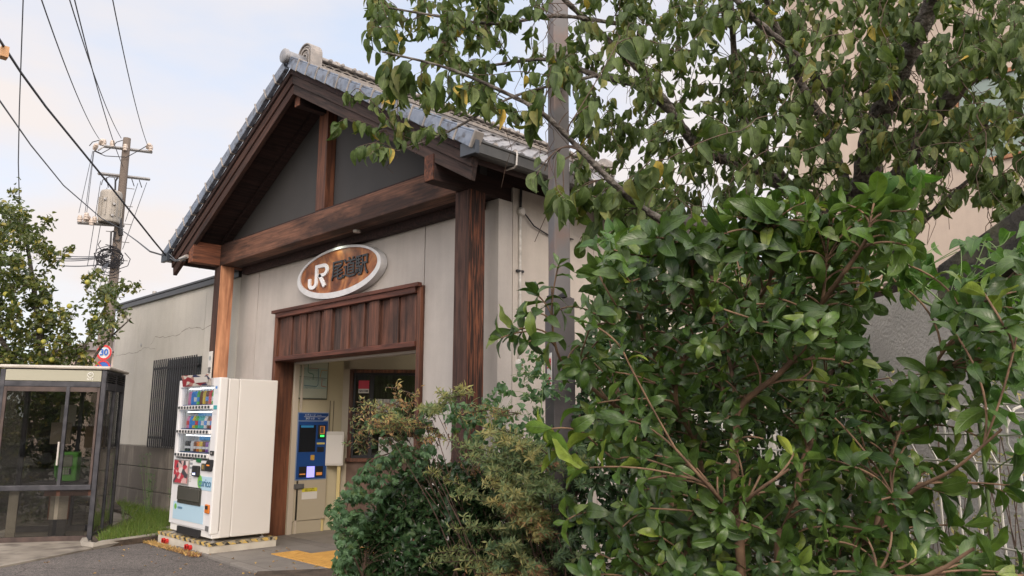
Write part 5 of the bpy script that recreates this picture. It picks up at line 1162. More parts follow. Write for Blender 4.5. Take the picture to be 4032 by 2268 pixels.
# ================================================================== OSMANTHUS (large glossy shrub, right)
OS = empty('osmanthus_shrub', tuple(Dp(1900, 1449, 2.25) * np.array([1, 1, 0])), label='tall glossy broad leaved shrub filling the right foreground', cat='shrub')
def Q(*p): return [Dp(x, y, d) for x, y, d in p]
root = lambda p: [np.array([p[0][0] * .9 + OS.location.x * .1, p[0][1] * .9 + OS.location.y * .1, 0.0])] + p
os_st = [(root(Q((1865, 1449, 2.25), (1850, 1250, 2.25), (1850, 1080, 2.2), (1868, 1015, 2.2), (1960, 940, 2.15), (2040, 850, 2.1), (2068, 760, 2.05), (2078, 660, 2.0))), .021, .004),
         (Q((1858, 1060, 2.22), (1845, 960, 2.3), (1835, 850, 2.35), (1930, 720, 2.1), (1936, 640, 2.0), (1928, 560, 1.95)), .010, .0035),
         (root(Q((1960, 1449, 2.2), (1990, 1340, 2.2), (2015, 1180, 2.3), (2050, 1090, 2.4), (2085, 960, 2.6), (2120, 830, 2.7))), .021, .005),
         (root(Q((1735, 1449, 2.3), (1705, 1330, 2.35), (1670, 1190, 2.45), (1590, 1060, 2.5), (1500, 985, 2.4), (1420, 920, 2.35), (1392, 840, 2.3), (1388, 720, 2.3))), .017, .003),
         (root(Q((1800, 1449, 2.6), (1770, 1200, 2.7), (1720, 1020, 2.6), (1640, 880, 2.4), (1600, 780, 2.3), (1560, 700, 2.25))), .015, .004),
         (Q((1770, 1150, 2.6), (1700, 1000, 2.2), (1745, 830, 2.15), (1743, 720, 2.1), (1740, 640, 2.05)), .009, .0035),
         (Q((1850, 1100, 2.25), (1830, 1050, 2.6), (1800, 850, 2.8), (1790, 700, 2.8), (1800, 600, 2.7)), .014, .005),
         (Q((2070, 760, 2.05), (2120, 690, 1.95), (2175, 610, 1.9), (2190, 560, 1.88)), .009, .004),
         (root(Q((2150, 1449, 2.3), (2200, 1340, 2.2), (2290, 1240, 2.1), (2400, 1180, 2.0), (2520, 1080, 1.95))), .012, .0035),
         (Q((2200, 1340, 2.2), (2250, 1120, 2.3), (2330, 950, 2.3), (2440, 800, 2.2), (2560, 680, 2.1)), .009, .0035),
         (Q((1850, 1290, 2.2), (1900, 1240, 2.0), (1985, 1180, 1.95)), .007, .004), (Q((1850, 1300, 2.2), (1780, 1220, 2.0), (1700, 1130, 1.95)), .008, .004),
         (Q((2200, 1449, 2.0), (2330, 1449, 1.9), (2450, 1380, 1.85)), .010, .004)]
osp = [(1460, 860), (1490, 740), (1520, 690), (1560, 640), (1640, 640), (1760, 660), (1850, 610), (1930, 590), (2010, 590), (2090, 600), (2180, 590), (2260, 620), (2300, 680), (2260, 740), (2130, 790), (2130, 900), (2280, 960), (2380, 860), (2480, 720), (2600, 640), (2600, 930), (2400, 980), (2310, 1200), (2330, 1390), (2600, 1420), (2600, 1500), (1480, 1500), (1470, 1380), (1540, 1300), (1600, 1180), (1480, 1150), (1440, 1080), (1500, 1000), (1430, 940)]
def osd(x, y): return 2.15 - .15 * min(1, max(0, (y - 900) / 550))
tips = sample(osp, 480, lambda x, y: osd(x, y) + (.22 if y > 880 else 0), .26, .06) + sample([(1500, 700), (2250, 640), (2130, 820), (2280, 1000), (2310, 1200), (2330, 1420), (2600, 1450), (2600, 1500), (1560, 1500), (1620, 1200), (1500, 1000)], 620, 2.9, .3, .05)
nback = len(tips); nfront = 480
tips += Q((1405, 668, 2.25), (1330, 790, 2.25), (1260, 850, 2.25), (1350, 740, 2.3), (1380, 1080, 2.1), (1455, 1180, 2.05), (1510, 690, 2.3), (1600, 640, 2.25), (1930, 545, 1.95), (1990, 560, 1.95), (2190, 545, 1.88), (2080, 640, 2.0), (1740, 620, 2.05), (1425, 1310, 2.3), (1470, 1290, 2.3), (1950, 500, 1.95), (2200, 505, 1.9), (2250, 560, 1.9), (1870, 520, 1.98), (2100, 540, 2.0), (1420, 1130, 2.1), (1290, 830, 2.25), (1330, 860, 2.2))
tips += sample([(1480, 690), (1560, 600), (1700, 590), (1850, 530), (2000, 510), (2200, 500), (2290, 530), (2290, 630), (2000, 640), (1700, 680)], 52, 2.0, .12, .065) + sample([(2330, 1000), (2600, 950), (2600, 1420), (2340, 1400)], 9, 2.4, .12, .08)
os_st = [(a_, b0_ * .72, c_ * .8) for a_, b0_, c_ in os_st]
polys, paths = grow(os_st, tips, rtip=.0024, upw=1.6, curl=.12, wob=.02, tap=.004)
stems_mesh('stems', M_twig, OS, polys, 6)
oblong = lambda t: max(.03, math.sin(math.pi * t ** 1.10) ** .82)
tp_os = [leaf_tpl(8, oblong, d, .2, w, tw) for d, w, tw in ((.3, .02, .05), (.55, .03, -.1), (.85, .02, .1), (.15, .035, 0), (1.1, .02, -.15))]
P, Aa, Nn, Ls, Ws, c1, c2 = [], [], [], [], [], [], []
for pi, pth_ in enumerate(paths):
    isback = nfront <= pi < nback; top_ = pi >= nback  # back leaves get darker greens below, painting the shrub's inner shade
    n = len(pth_); seg = np.linalg.norm(np.diff(pth_, axis=0), axis=1); tot = seg.sum(); cum = np.concatenate([[0], np.cumsum(seg)])
    cl = rng.random(); big = rng.uniform(.60, 1.0) * (1.28 if top_ else (1.1 if pth_[-1][2] > 2.1 else 1.0)); young = rng.random() < (.55 if top_ else .2) and not isback; ph_ = rng.uniform(0, 6.28)
    back = 0.0; j = 0; reach = min(tot * .8, rng.uniform(.07, .20))
    while back <= reach:
        u_ = tot - back; i = min(n - 2, max(0, int(np.searchsorted(cum, u_) - 1))); q = pth_[i] + (pth_[i + 1] - pth_[i]) * (u_ - cum[i]) / max(seg[i], 1e-6)
        dq = norm(norm(pth_[i + 1] - pth_[i]) + np.array([0, 0, .3])); a1 = perp(dq); b1 = np.cross(dq, a1); th = ph_ + j * 1.57 + rng.uniform(-.3, .3); el = .45 + .30 * j + rng.uniform(-.15, .3)
        for s_ in (0, math.pi):
            if j > 1 and rng.random() < .22: continue
            rad = a1 * math.cos(th + s_) + b1 * math.sin(th + s_); e2 = min(1.75, el + rng.uniform(-.15, .15)); ax_ = dq * math.cos(e2) + rad * math.sin(e2) + np.array([0, 0, -.10])
            P.append(q); Aa.append(ax_); Nn.append(dq * math.sin(e2) - rad * math.cos(e2) + rng.normal(0, .3, 3)); Lq = rng.uniform(.062, .100) * big * (.7 if j == 0 else 1); Ls.append(Lq); Ws.append(Lq * rng.uniform(.34, .43))
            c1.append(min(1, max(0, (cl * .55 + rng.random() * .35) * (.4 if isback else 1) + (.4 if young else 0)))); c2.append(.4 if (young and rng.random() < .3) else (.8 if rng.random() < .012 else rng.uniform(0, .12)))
        back += .012 + .011 * j; j += 1
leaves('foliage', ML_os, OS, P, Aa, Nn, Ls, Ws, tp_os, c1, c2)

# ================================================================== CHERRY TREE
CHB = Dp(2125, 700, 5.9); CHB[2] = 0
CH = empty('cherry_tree', tuple(CHB), label='cherry tree with drooping holed leaves spreading over the station roof', cat='tree')
ch_st = [([CHB] + Q((2130, 760, 5.8), (2150, 600, 5.7), (2175, 470, 5.5), (2200, 330, 5.2), (2255, 200, 4.9), (2330, 40, 4.6), (2400, -150, 4.4)), .13, .035),
         (Q((2150, 640, 5.75), (2225, 500, 5.3), (2290, 400, 5.0), (2345, 300, 4.8), (2460, 170, 4.5), (2580, 110, 4.3)), .066, .042),
         (Q((2150, 620, 5.7), (2050, 520, 5.6), (1900, 430, 5.4), (1760, 370, 5.2), (1690, 280, 5.0), (1600, 165, 4.8), (1500, 75, 4.6), (1400, -20, 4.4)), .055, .015),
         (Q((1690, 280, 5.0), (1600, 215, 4.9), (1500, 190, 4.8), (1380, 150, 4.7), (1230, 165, 4.6)), .030, .008),
         (Q((2160, 560, 5.6), (2080, 330, 5.3), (2010, 200, 5.1), (1950, 60, 4.9), (1900, -80, 4.7)), .036, .014),
         (Q((2000, 480, 5.5), (1870, 300, 5.0), (1850, 170, 4.5), (1840, 30, 4.2), (1830, -100, 4.0)), .024, .014),
         (Q((2200, 330, 5.2), (2100, 240, 4.6), (1980, 120, 4.2), (1880, 30, 3.9), (1780, -90, 3.7)), .03, .012),
         (Q((2290, 400, 5.0), (2400, 350, 4.6), (2500, 330, 4.4), (2590, 300, 4.2)), .018, .010),
         (Q((2280, 620, 5.0), (2340, 540, 4.7), (2440, 450, 4.5)), .018, .010), (Q((2150, 690, 5.8), (2280, 620, 5.0)), .024, .018),
         (Q((1560, 60, 4.7), (1400, 40, 4.4), (1250, 60, 4.2), (1100, 40, 4.1), (980, 20, 4.0)), .014, .005),
         (Q((2140, 650, 5.7), (1990, 640, 4.2), (1820, 620, 3.3), (1653, 547, 2.9), (1556, 473, 2.8), (1466, 383, 2.75), (1369, 289, 2.7), (1266, 231, 2.68), (1121, 170, 2.66), (960, 130, 2.7)), .02, .0035),
         (Q((1500, 190, 4.8), (1300, 240, 4.4), (1130, 330, 4.2), (1000, 380, 4.1)), .010, .004)]
cpA = [(930, -60), (900, 60), (930, 110), (960, 170), (1000, 260), (1060, 240), (1090, 330), (1180, 290), (1270, 290), (1400, 330), (1400, -60)]
cpB = [(1380, -60), (1390, 300), (1420, 450), (1500, 540), (1700, 560), (1900, 520), (2050, 560), (2200, 600), (2230, 480), (2230, -60)]
cpC = [(2200, -60), (2200, 430), (2300, 560), (2400, 570), (2576, 520), (2620, 300), (2620, -60)]
tips = sample([(1300, -60), (2300, -60), (2250, -330), (1500, -260)], 70, 4.6, .8, .12) + sample(cpA, 120, 4.3, .7, .09) + sample(cpB, 500, 4.8, 1.0, .085) + sample(cpC, 215, 4.6, .8, .09)
tips += Q((840, 320, 4.2), (890, 300, 4.2), (880, 240, 4.2), (900, 370, 4.0), (960, 370, 4.05), (1000, 320, 4.1), (930, 390, 4.0), (1110, 320, 4.2), (1020, 300, 4.1), (1040, 330, 4.15), (905, 225, 4.1), (940, 250, 4.3), (1000, 250, 4.1), (1370, 390, 3.2), (1390, 400, 3.0), (1450, 520, 2.9))
nfar = len(tips)
near = Q((975, 180, 2.7), (1010, 190, 2.7), (1060, 205, 2.7), (1130, 210, 2.7), (1180, 230, 2.7), (1245, 260, 2.7), (1330, 300, 2.7), (1385, 170, 2.7), (1400, 190, 2.65), (1430, 280, 2.7), (1490, 260, 2.7), (1400, 470, 2.7), (1420, 500, 2.65), (1440, 490, 2.8), (1500, 500, 2.8), (1640, 400, 2.7), (1680, 400, 2.75), (1370, 430, 2.7), (1350, 440, 2.6), (1540, 500, 2.8), (1600, 440, 2.9), (1780, 290, 2.9), (1900, 300, 3.0), (2010, 300, 3.1), (1860, 330, 2.9), (1700, 130, 3.0), (1560, 90, 3.0), (1800, 20, 3.0), (2060, 60, 3.1), (2200, 120, 3.2), (1460, 600, 2.9), (1560, 560, 2.9))
tips += near
polys, paths = grow(ch_st, tips, rtip=.0022, upw=.1, curl=.30, wob=.09, tap=.004, k=10)
# bare hanging twigs
for i in range(420):
    pth_ = paths[rng.integers(0, nfar)]; s = pth_[rng.integers(2, len(pth_))]; Lh = rng.uniform(.12, .45) * (.3 if px_of(s)[0] < 1250 else 1); w = rng.normal(0, .25, 2)
    t = np.linspace(0, 1, 6)[:, None]; q = s + np.concatenate([w[None] * t * Lh + .02 * np.sin(t * 9 + i), -(t ** 1.3) * Lh], 1); polys.append((q, np.linspace(.0026, .0014, 6)))
tk_, cw = polys[:len(ch_st)], polys[len(ch_st):]
tk_ = [(p, r * (1 + .10 * np.sin(np.arange(len(r)) * 1.9) + rng.normal(0, .05, len(r)))) for p, r in tk_]; stems_mesh('trunk', M_bark, CH, tk_, 14); stems_mesh('twigs', M_twigd, CH, cw, 4)
tp_ch = [leaf_tpl(6, ovate, d, f, w, tw) for d, f, w, tw in ((.35, .25, .012, .1), (.6, .35, .018, -.25), (.9, .3, .012, .3), (.2, .45, .02, .0))]
P, Aa, Nn, Ls, Ws, c1, c2 = [], [], [], [], [], [], []
pet = []
for pi, pth_ in enumerate(paths):
    nearf = pi >= nfar; n = len(pth_)
    for i in range(2 if nearf else 3, n):
        for rep in range(1 if nearf else rng.integers(1, 3)):
            if i < n - 5 and rng.random() < .45: continue
            q = pth_[i]; dq = norm(pth_[i] - pth_[i - 1]); side = perp(dq) * (1 if (i + rep) % 2 else -1)
            h = norm(dq * rng.uniform(-.1, .5) + side * rng.uniform(.1, .9) + np.array([0, 0, -rng.uniform(1.1, 2.4)]) + rng.normal(0, .2, 3)); pl = rng.uniform(.012, .028); b0_ = q + norm(side + dq * .4 - np.array([0, 0, .3])) * pl
            ppx = px_of(b0_)
            if 1362 < ppx[0] < 1450 and ppx[1] < 1050 and not (60 < ppx[1] < 215 and ppx[0] > 1385) and not (450 < ppx[1] < 560) and rng.random() < .92: continue
            pet.append((np.array([q, b0_]), np.array([.0012, .0009])))
            Lq = rng.uniform(.075, .115) if nearf else rng.uniform(.055, .102); P.append(b0_); Aa.append(h); Nn.append(side * rng.uniform(-.6, 1) + rng.normal(0, .6, 3) + np.array([.3, -.4, .3])); Ls.append(Lq); Ws.append(Lq * rng.uniform(.38, .52)); c1.append(rng.random()); r = rng.random(); c2.append(1. if r < .012 else (.32 * rng.random() if r < .2 else .04))
stems_mesh('leaf_stalks', M_tend, CH, pet, 3)
leaves('crown', ML_ch, CH, P, Aa, Nn, Ls, Ws, tp_ch, c1, c2)
print('cherry leaves', len(P))

# ================================================================== LAMP POLE (square steel mast in the hedge)
LPp = Dp(1407, 700, 4.9)
LP = empty('lamp_mast', (LPp[0], LPp[1], 0), math.radians(44.9 + 19), label='tall square grey steel mast rising out of the hedge', cat='pole')
LP.matrix_basis = Matrix.Translation((LPp[0], LPp[1], 0)) @ Matrix.Rotation(math.radians(44.9 + 19 - 90 + 90), 4, 'Z')
LOCALS.add(LP.name)
M_mast = mat('mast_paint', rough=.55, build=noisy((.125, .120, .124), (.165, .157, .162), 3., sc=(1, 1, .3), bstr=.1, c3=(.24, .13, .09), scale3=2.2))
hw = .055
MB().box(-hw, hw, -hw, hw, 1.05, 6.6).build('mast', M_mast, LP, .006)
zb_ = Dp(1425, 752, 4.9)[2]
MB().box(-hw - .013, hw + .022, -hw - .012, hw + .03, .0, zb_).build('base_sleeve', mat('sleeve_paint', rough=.6, build=noisy((.055, .05, .055), (.085, .078, .08), 4., bstr=.2)), LP, .006)
MB().lathe((0, 0, zb_), [(.085, 0), (.088, .012), (.06, .03)], 4).build('collar', M_dark, LP)
MB().box(-hw - .5, hw + .1, -.05, .05, 6.6, 6.68).build('lamp_head', M_mast, LP, .01)
pl = MB().box(-hw - .0165, -hw - .0135, -.038, .038, 1.66, 1.94).build('warning_plate', plain('plate_white', (.62, .62, .60), .4), LP)
Mt = Matrix(((0, 0, -1, -hw - .0185), (-1, 0, 0, 0), (0, 1, 0, 1.88), (0, 0, 0, 1)))
for i, ch_ in enumerate('禁止'): text('character', ch_, .07, M_redp, LP, Matrix.Translation((0, 0, -.10 * i - .01)) @ Mt, ext=.0008, bold=.0015)

# ================================================================== WIRE MESH FENCE
FA, FB = np.array(Dp(2700, 1080, 2.35)), np.array(Dp(1545, 1200, 5.4)); FA[2] = FB[2] = 0
fdir = norm(FB - FA); flen = np.linalg.norm(FB - FA); fnor = np.array([fdir[1], -fdir[0], 0.]);
if fnor @ (EYE - FA) < 0: fnor = -fnor
FE = empty('mesh_fence', tuple(FA), label='white welded wire mesh fence with bent over top behind the shrubs', cat='fence')
M_few = mat('fence_white', rough=.45, build=noisy((.58, .56, .51), (.72, .70, .64), 12., bstr=0))
fz = MB(); nW = int(flen / .075)
for i in range(nW):
    b0 = FA + fdir * (i * .075 + .02); prof = [(0, .1), (0, 1.40), (.03, 1.455), (.028, 1.50), (0.0, 1.545), (-.045, 1.56), (-.06, 1.54)]
    fz.tube([tuple(b0 + fnor * a + np.array([0, 0, z])) for a, z in prof], .0035, 5)
for z in (.12, .40, .66, .92, 1.18, 1.40): fz.tube([tuple(FA + np.array([0, 0, z]) + fnor * .006), tuple(FB + np.array([0, 0, z]) + fnor * .006)], .0034, 4)
for a, z in ((.03, 1.478), (-.03, 1.56), (-.06, 1.535)): fz.tube([tuple(FA + fnor * a + np.array([0, 0, z])), tuple(FB + fnor * a + np.array([0, 0, z]))], .0036, 4)
fz.build('mesh_panel', M_few, FE)
for k in range(3): p = FA + fdir * (1.5 + k * (flen - 1.7) / 2) - fnor * .04; MB().tube([tuple(p), tuple(p + [0, 0, 1.52])], .022, 8).build('post', M_few, FE)

# ================================================================== SHED with grey stucco wall and mossy rake
SA, SBp = np.array(Dp(2065, 900, 5.0)), np.array(Dp(2900, 900, 3.3)); SA[2] = SBp[2] = 0
sd_ = norm(SBp - SA); sn = np.array([-sd_[1], sd_[0], 0.]);
if sn @ (EYE - SA) > 0: sn = -sn      # sn points away from the camera
SHM = Matrix(((sd_[0], sn[0], 0, SA[0]), (sd_[1], sn[1], 0, SA[1]), (0, 0, 1, 0), (0, 0, 0, 1)))
SH = empty('stucco_shed', tuple(SA), label='old shed with rough grey stucco wall and dark mossy roof edge', cat='shed')
M_stuc = mat('grey_stucco', rough=.95, build=noisy((.46, .435, .40), (.60, .57, .53), 2.4, 6, bstr=.9, bscale=70, bdist=.01))
M_moss = mat('mossy_slate', rough=.95, build=noisy((.018, .017, .016), (.07, .062, .052), 7., 7, bstr=.8, bscale=40, bdist=.015, c3=(.085, .08, .05), scale3=9.))
sl_len = float(np.linalg.norm(SBp - SA))
def at_sh(x, y, off=0.):   # where the ray through (x,y) meets the wall plane: (along, z)
    d = ray(x * 1.5652, y * 1.5652); n = sn; t = ((SA + sn * off - EYE) @ n) / (d @ n); p = EYE + d * t; return float((p - SA) @ sd_), float(p[2])
(ax1, az1), (ax2, az2) = at_sh(2395, 625, -.32), at_sh(2576, 500, -.32)
slp = (az2 - az1) / (ax2 - ax1); topz = at_sh(2230, 742)[1]
zz_ = lambda x: az1 + slp * (x - ax1)
MB().prism([(0, 0), (sl_len, 0), (sl_len, zz_(sl_len) - .2), (ax1, zz_(ax1) - .2), (ax1 - .05, topz), (0, topz)], 0, .12, 'Y', M=SHM).build('wall', M_stuc, SH)
MB().box(0, .12, .121, 2.4, 0, topz, M=SHM).build('wall', M_stuc, SH)
MB().prism([(ax1 - .12, zz_(ax1) - .20), (sl_len + .3, zz_(sl_len + .3) - .17), (sl_len + .3, zz_(sl_len + .3)), (ax1 - .1, zz_(ax1) - .05)], -.32, 2.5, 'Y', M=SHM).build('roof_edge', M_moss, SH, .01)
MB().prism([(ax1 - .15, zz_(ax1) - .34), (sl_len + .3, zz_(sl_len + .3) - .24), (sl_len + .3, zz_(sl_len + .3) - .11), (ax1 - .15, zz_(ax1) - .25)], -.22, 2.4, 'Y', M=SHM).build('eaves', M_black, SH)
(bx0, bz0), (bx1, bz1) = at_sh(2190, 640), at_sh(2330, 600)
lr = MB()
for k in range(14): lr.box(bx0 - .3, ax1 + .1, .25 + k * .12, .33 + k * .12, bz0 - .18 + k * .012, bz0 - .10 + k * .012, M=SHM)
lr.build('lean_to_roof', mat('faded_tin', rough=.7, build=noisy((.24, .17, .13), (.33, .25, .2), 5.)), SH)
MB().box(bx0 - .35, ax1 + .15, .10, .26, topz, topz + .07, M=SHM).build('lean_to_beam', M_soffit, SH)

# ================================================================== PEACH HOUSE behind
PH = empty('peach_house', (-2.6, 12.6, 0), label='tall peach coloured house with green glass window behind the cherry tree', cat='house')
Yh = 12.4
MB().box(-5.55, 4.0, Yh, Yh + 7, 0, 9.5).build('wall', mat('peach_render', rough=.9, build=plaster((.50, .415, .345), (.40, .33, .28), .5)), PH)
MB().box(-5.9, 4.4, Yh - .5, Yh + 7.4, 9.5, 9.65).build('roof', plain('far_roof', (.22, .20, .20), .8), PH)
pw = empty('window'); attach(pw, PH)
M_fr = mat('rusty_frame', rough=.7, build=noisy((.20, .08, .035), (.38, .19, .10), 12.))
x0, x1, z0, z1 = -2.98, -.9, 5.30, 6.50
MB().box(x0 - .06, x0, Yh - .05, Yh + .02, z0 - .06, z1 + .06).box(x1, x1 + .06, Yh - .05, Yh + .02, z0 - .06, z1 + .06).box(x0, x1, Yh - .05, Yh + .02, z0 - .06, z0).box(x0, x1, Yh - .05, Yh + .02, z1, z1 + .06).box(-1.95, -1.9, Yh - .04, Yh + .02, z0, z1).build('frame', M_fr, pw, .003)
MB().box(x0, x1, Yh - .012, Yh - .006, z0, z1).build('pane', mat('frosted_green', (.20, .26, .24), .25), pw)
MB().box(-5.56, 4.0, Yh - .03, Yh - .001, 3.2, 3.3).build('string_course', M_fr, PH)
MB().tube([(-2.6, Yh - .06, 4.0), (-1.2, Yh - .06, 5.1)], .012, 5).build('wall_cable', M_wireg, PH)

# white board in the shrub
NBp = Dp(1885, 1330, 3.3)
WB = empty('path_sign', (NBp[0], NBp[1], 0), label='white board with black characters half hidden at the foot of the glossy shrub', cat='sign')
Mw = Matrix.Translation((NBp[0], NBp[1], NBp[2])) @ Matrix.Rotation(math.atan2(RT[1], RT[0]), 4, 'Z') @ Matrix.Rotation(math.radians(4), 4, 'Y')
MB().box(-.12, .10, 0, .012, -.14, .16, M=Mw).build('board', MATS['plate_white'], WB, .004)
for i, (ch_, xx, zz2) in enumerate((('路', -.055, .04), ('会', .055, .02), ('通', -.055, -.06), ('議', .055, -.08))): text('character', ch_, .06, M_black, WB, Mw @ Matrix.Translation((xx, -.003, zz2)) @ Matrix.Rotation(math.pi / 2, 4, 'X'), ext=.0006, bold=.001)
MB().tube([(NBp[0], NBp[1] + .02, 0), (NBp[0], NBp[1] + .02, NBp[2] + .1)], .012, 6).build('stake', M_dark, WB)

# ================================================================== LOW HEDGE
# rounded evergreen bush
EV = empty('rounded_evergreen_bush', tuple(Dp(1050, 1440, 4.9) * np.array([1, 1, 0])), label='rounded dark glossy bush in front of the station door', cat='bush')
ep = [(1000, 1200), (1090, 1160), (1230, 1170), (1340, 1240), (1400, 1300), (1400, 1520), (860, 1520), (885, 1370), (930, 1270)]
def evd(x, y):
    u_ = (x - 1120) / 300; v_ = (y - 1400) / 320; return 5.05 - .55 * math.sqrt(max(0, 1 - min(1, u_ * u_ + v_ * v_)))
eb_ = np.array([EV.location.x, EV.location.y, 0])
st = [([eb_ + [rng.uniform(-.1, .1), rng.uniform(-.1, .1), 0]] + [eb_ + np.array([math.cos(t) * .35, math.sin(t) * .35, .45]), eb_ + np.array([math.cos(t) * .6, math.sin(t) * .6, .8])], .018, .006) for t in np.linspace(0, 6.0, 7)]
tips = sample(ep, 900, evd, .10, .03) + sample(ep, 250, lambda x, y: evd(x, y) + .3, .12, .05)
polys, paths = grow(st, tips, rtip=.0018, upw=.3, k=7)
polys = [p for p in polys if min(px_of(q)[0] if px_of(q)[1] < 1460 else 9999 for q in p[0]) > 868]
stems_mesh('stems', M_twigd, EV, polys, 4)
tp_ev = [leaf_tpl(4, obov, d, .2, .01) for d in (.3, .6, .15)]
P, Aa, Nn, Ls, Ws, c1, c2 = [], [], [], [], [], [], []
for pth_ in paths:
    d = norm(norm(pth_[-1] - pth_[-3]) + norm(EYE - pth_[-1]) * .35 + np.array([0, 0, .35])); a0 = perp(d); b0 = np.cross(d, a0); ph_ = rng.uniform(0, 6.28); cl = rng.random()
    for i in range(8):
        t = ph_ + i * 2.4; s_ = .6 + .6 * i / 8; rad = a0 * math.cos(t) + b0 * math.sin(t); P.append(pth_[-1] - d * .008 * i); Aa.append(d * math.cos(s_) + rad * math.sin(s_)); Nn.append(d * math.sin(s_) - rad * math.cos(s_) + rng.normal(0, .2, 3)); Lq = rng.uniform(.042, .072); Ls.append(Lq); Ws.append(Lq * rng.uniform(.42, .56)); c1.append(.6 * cl + .4 * rng.random()); c2.append(rng.uniform(0, .15))
leaves('foliage', ML_ev, EV, P, Aa, Nn, Ls, Ws, tp_ev, c1, c2)

# creeper hanging over the bush and up the mast (five leaflets)
def creeper(name, label, poly_list, stp, nleaf, size, mt, tpls, seed_group=None, quint=True, cat='climber'):
    C_ = empty(name, tuple(np.array(stp[0][0][0]) * np.array([1, 1, 0])), label=label, cat=cat)
    tips = []
    for poly, n, d, j, sp in poly_list: tips += sample(poly, n, d, j, sp)
    polys, paths = grow(stp, tips, rtip=.0012, upw=.1, k=8, curl=.1, wob=.12, tap=.0015)
    if quint: polys = [p for p in polys if min(px_of(q)[0] if px_of(q)[1] < 1460 else 9999 for q in p[0]) > 848]
    stems_mesh('stems', M_tend if not quint else M_twigd, C_, polys, 4)
    P, Aa, Nn, Ls, Ws, c1, c2 = [], [], [], [], [], [], []
    for pth_ in paths:
        for i in range(2, len(pth_)):
            if rng.random() > nleaf: continue
            q = pth_[i]; out = norm(EYE - q) * rng.uniform(.2, 1) + rng.normal(0, .5, 3) + np.array([0, 0, .45]); out = norm(out); cl = rng.random(); y_ = .5 * rng.random() if rng.random() < .12 else .05
            if quint:
                dn = norm(np.array([0, 0, -1.]) * .8 + rng.normal(0, .45, 3)); dn = norm(dn - out * (dn @ out)); sd2 = np.cross(out, dn)
                q2 = q + out * .02; s0 = size * rng.uniform(.7, 1.2)
                for k_, an in enumerate((-1.15, -.55, 0, .55, 1.15)):
                    P.append(q2); Aa.append(dn * math.cos(an) + sd2 * math.sin(an) - out * .15); Nn.append(out + rng.normal(0, .15, 3)); Lq = s0 * (1 - .25 * abs(an)); Ls.append(Lq); Ws.append(Lq * .42); c1.append(cl); c2.append(y_)
            else:
                dn = norm(np.array([0, 0, -.7]) + rng.normal(0, .55, 3)); P.append(q + out * .015); Aa.append(dn); Nn.append(out); Lq = size * rng.uniform(.6, 1.25); Ls.append(Lq); Ws.append(Lq * rng.uniform(.6, .8)); c1.append(cl); c2.append(y_)
    leaves('foliage', mt, C_, P, Aa, Nn, Ls, Ws, tpls, c1, c2); return C_
tp_cr = [leaf_tpl(4, ovate, .3, .2, .01), leaf_tpl(4, ovate, .6, .25, .01, .1)]; tp_he = [leaf_tpl(6, heart, .3, .25, .012), leaf_tpl(6, heart, .6, .3, .012, .15)]
creeper('leafy_creeper', 'pale green creeper with fingered leaves draping over the left of the rounded bush',
        [([(945, 1165), (1010, 1115), (1100, 1130), (1060, 1200), (970, 1240), (910, 1330), (890, 1500), (825, 1500), (848, 1400), (822, 1280), (880, 1215)], 210, 4.40, .14, .04), ([(960, 1010), (1080, 1010), (1130, 1100), (950, 1140), (915, 1080)], 48, 4.6, .15, .06)],
        [([Dp(1150, 1500, 4.7) * [1, 1, 0], Dp(1080, 1200, 4.5), Dp(950, 1150, 4.4), Dp(880, 1250, 4.35), Dp(860, 1400, 4.3)], .006, .002), ([Dp(1080, 1200, 4.5), Dp(1000, 1060, 4.6)], .004, .002)], .55, .040, ML_cr, tp_cr)
creeper('heart_leaf_vine', 'small leaved vine climbing the grey mast above the hedge',
        [([(1100, 1010), (1200, 1000), (1290, 940), (1330, 860), (1368, 900), (1368, 1150), (1250, 1130), (1120, 1080)], 200, 4.85, .16, .05), ([(1380, 1000), (1460, 880), (1540, 850), (1560, 1500), (1380, 1500)], 190, 5.25, .14, .05), ([(1130, 1100), (1400, 1060), (1440, 1300), (1300, 1480), (1150, 1300)], 110, 4.8, .14, .05), ([(1375, 930), (1445, 960), (1440, 1010), (1380, 1000)], 10, 4.7, .03, .04)],
        [([Dp(1330, 1500, 4.75) * [1, 1, 0], Dp(1340, 1250, 4.8), Dp(1360, 1050, 4.75), Dp(1370, 900, 4.75)], .006, .003), ([Dp(1340, 1150, 4.8), Dp(1200, 1060, 4.8), Dp(1090, 1040, 4.8)], .004, .002)], .42, .045, ML_cr, tp_he, quint=False)
# bright vine over the top of the shrub and shed
bv = creeper('bright_heart_vine', 'bright green heart leaved vine trailing over the shed roof edge and shrub top',
        [([(2230, 690), (2330, 620), (2450, 600), (2600, 560), (2600, 800), (2450, 780), (2330, 730), (2290, 800)], 60, 2.4, .15, .06), ([(2350, 750), (2600, 720), (2600, 1150), (2480, 1050), (2420, 900)], 55, 2.3, .15, .07), ([(1500, 590), (1620, 560), (1700, 620), (1600, 700), (1500, 680)], 40, 2.5, .2, .05), ([(1900, 560), (2100, 570), (2200, 620), (2050, 680)], 34, 2.3, .2, .06), ([(2250, 480), (2330, 440), (2260, 440), (2180, 470)], 5, 1.95, .05, .03)],
        [([Dp(2500, 1500, 2.5) * [1, 1, 0], Dp(2480, 1200, 2.45), Dp(2440, 950, 2.4), Dp(2380, 800, 2.35), Dp(2290, 740, 2.35), Dp(2180, 660, 2.3), Dp(2050, 600, 2.3), Dp(1900, 620, 2.3), Dp(1700, 600, 2.4), Dp(1560, 600, 2.45)], .006, .002), ([Dp(2600, 800, 2.1), Dp(2500, 850, 2.1), Dp(2420, 800, 2.15), Dp(2300, 700, 2.2)], .003, .002)], .40, .052, ML_vi, tp_he, quint=False)

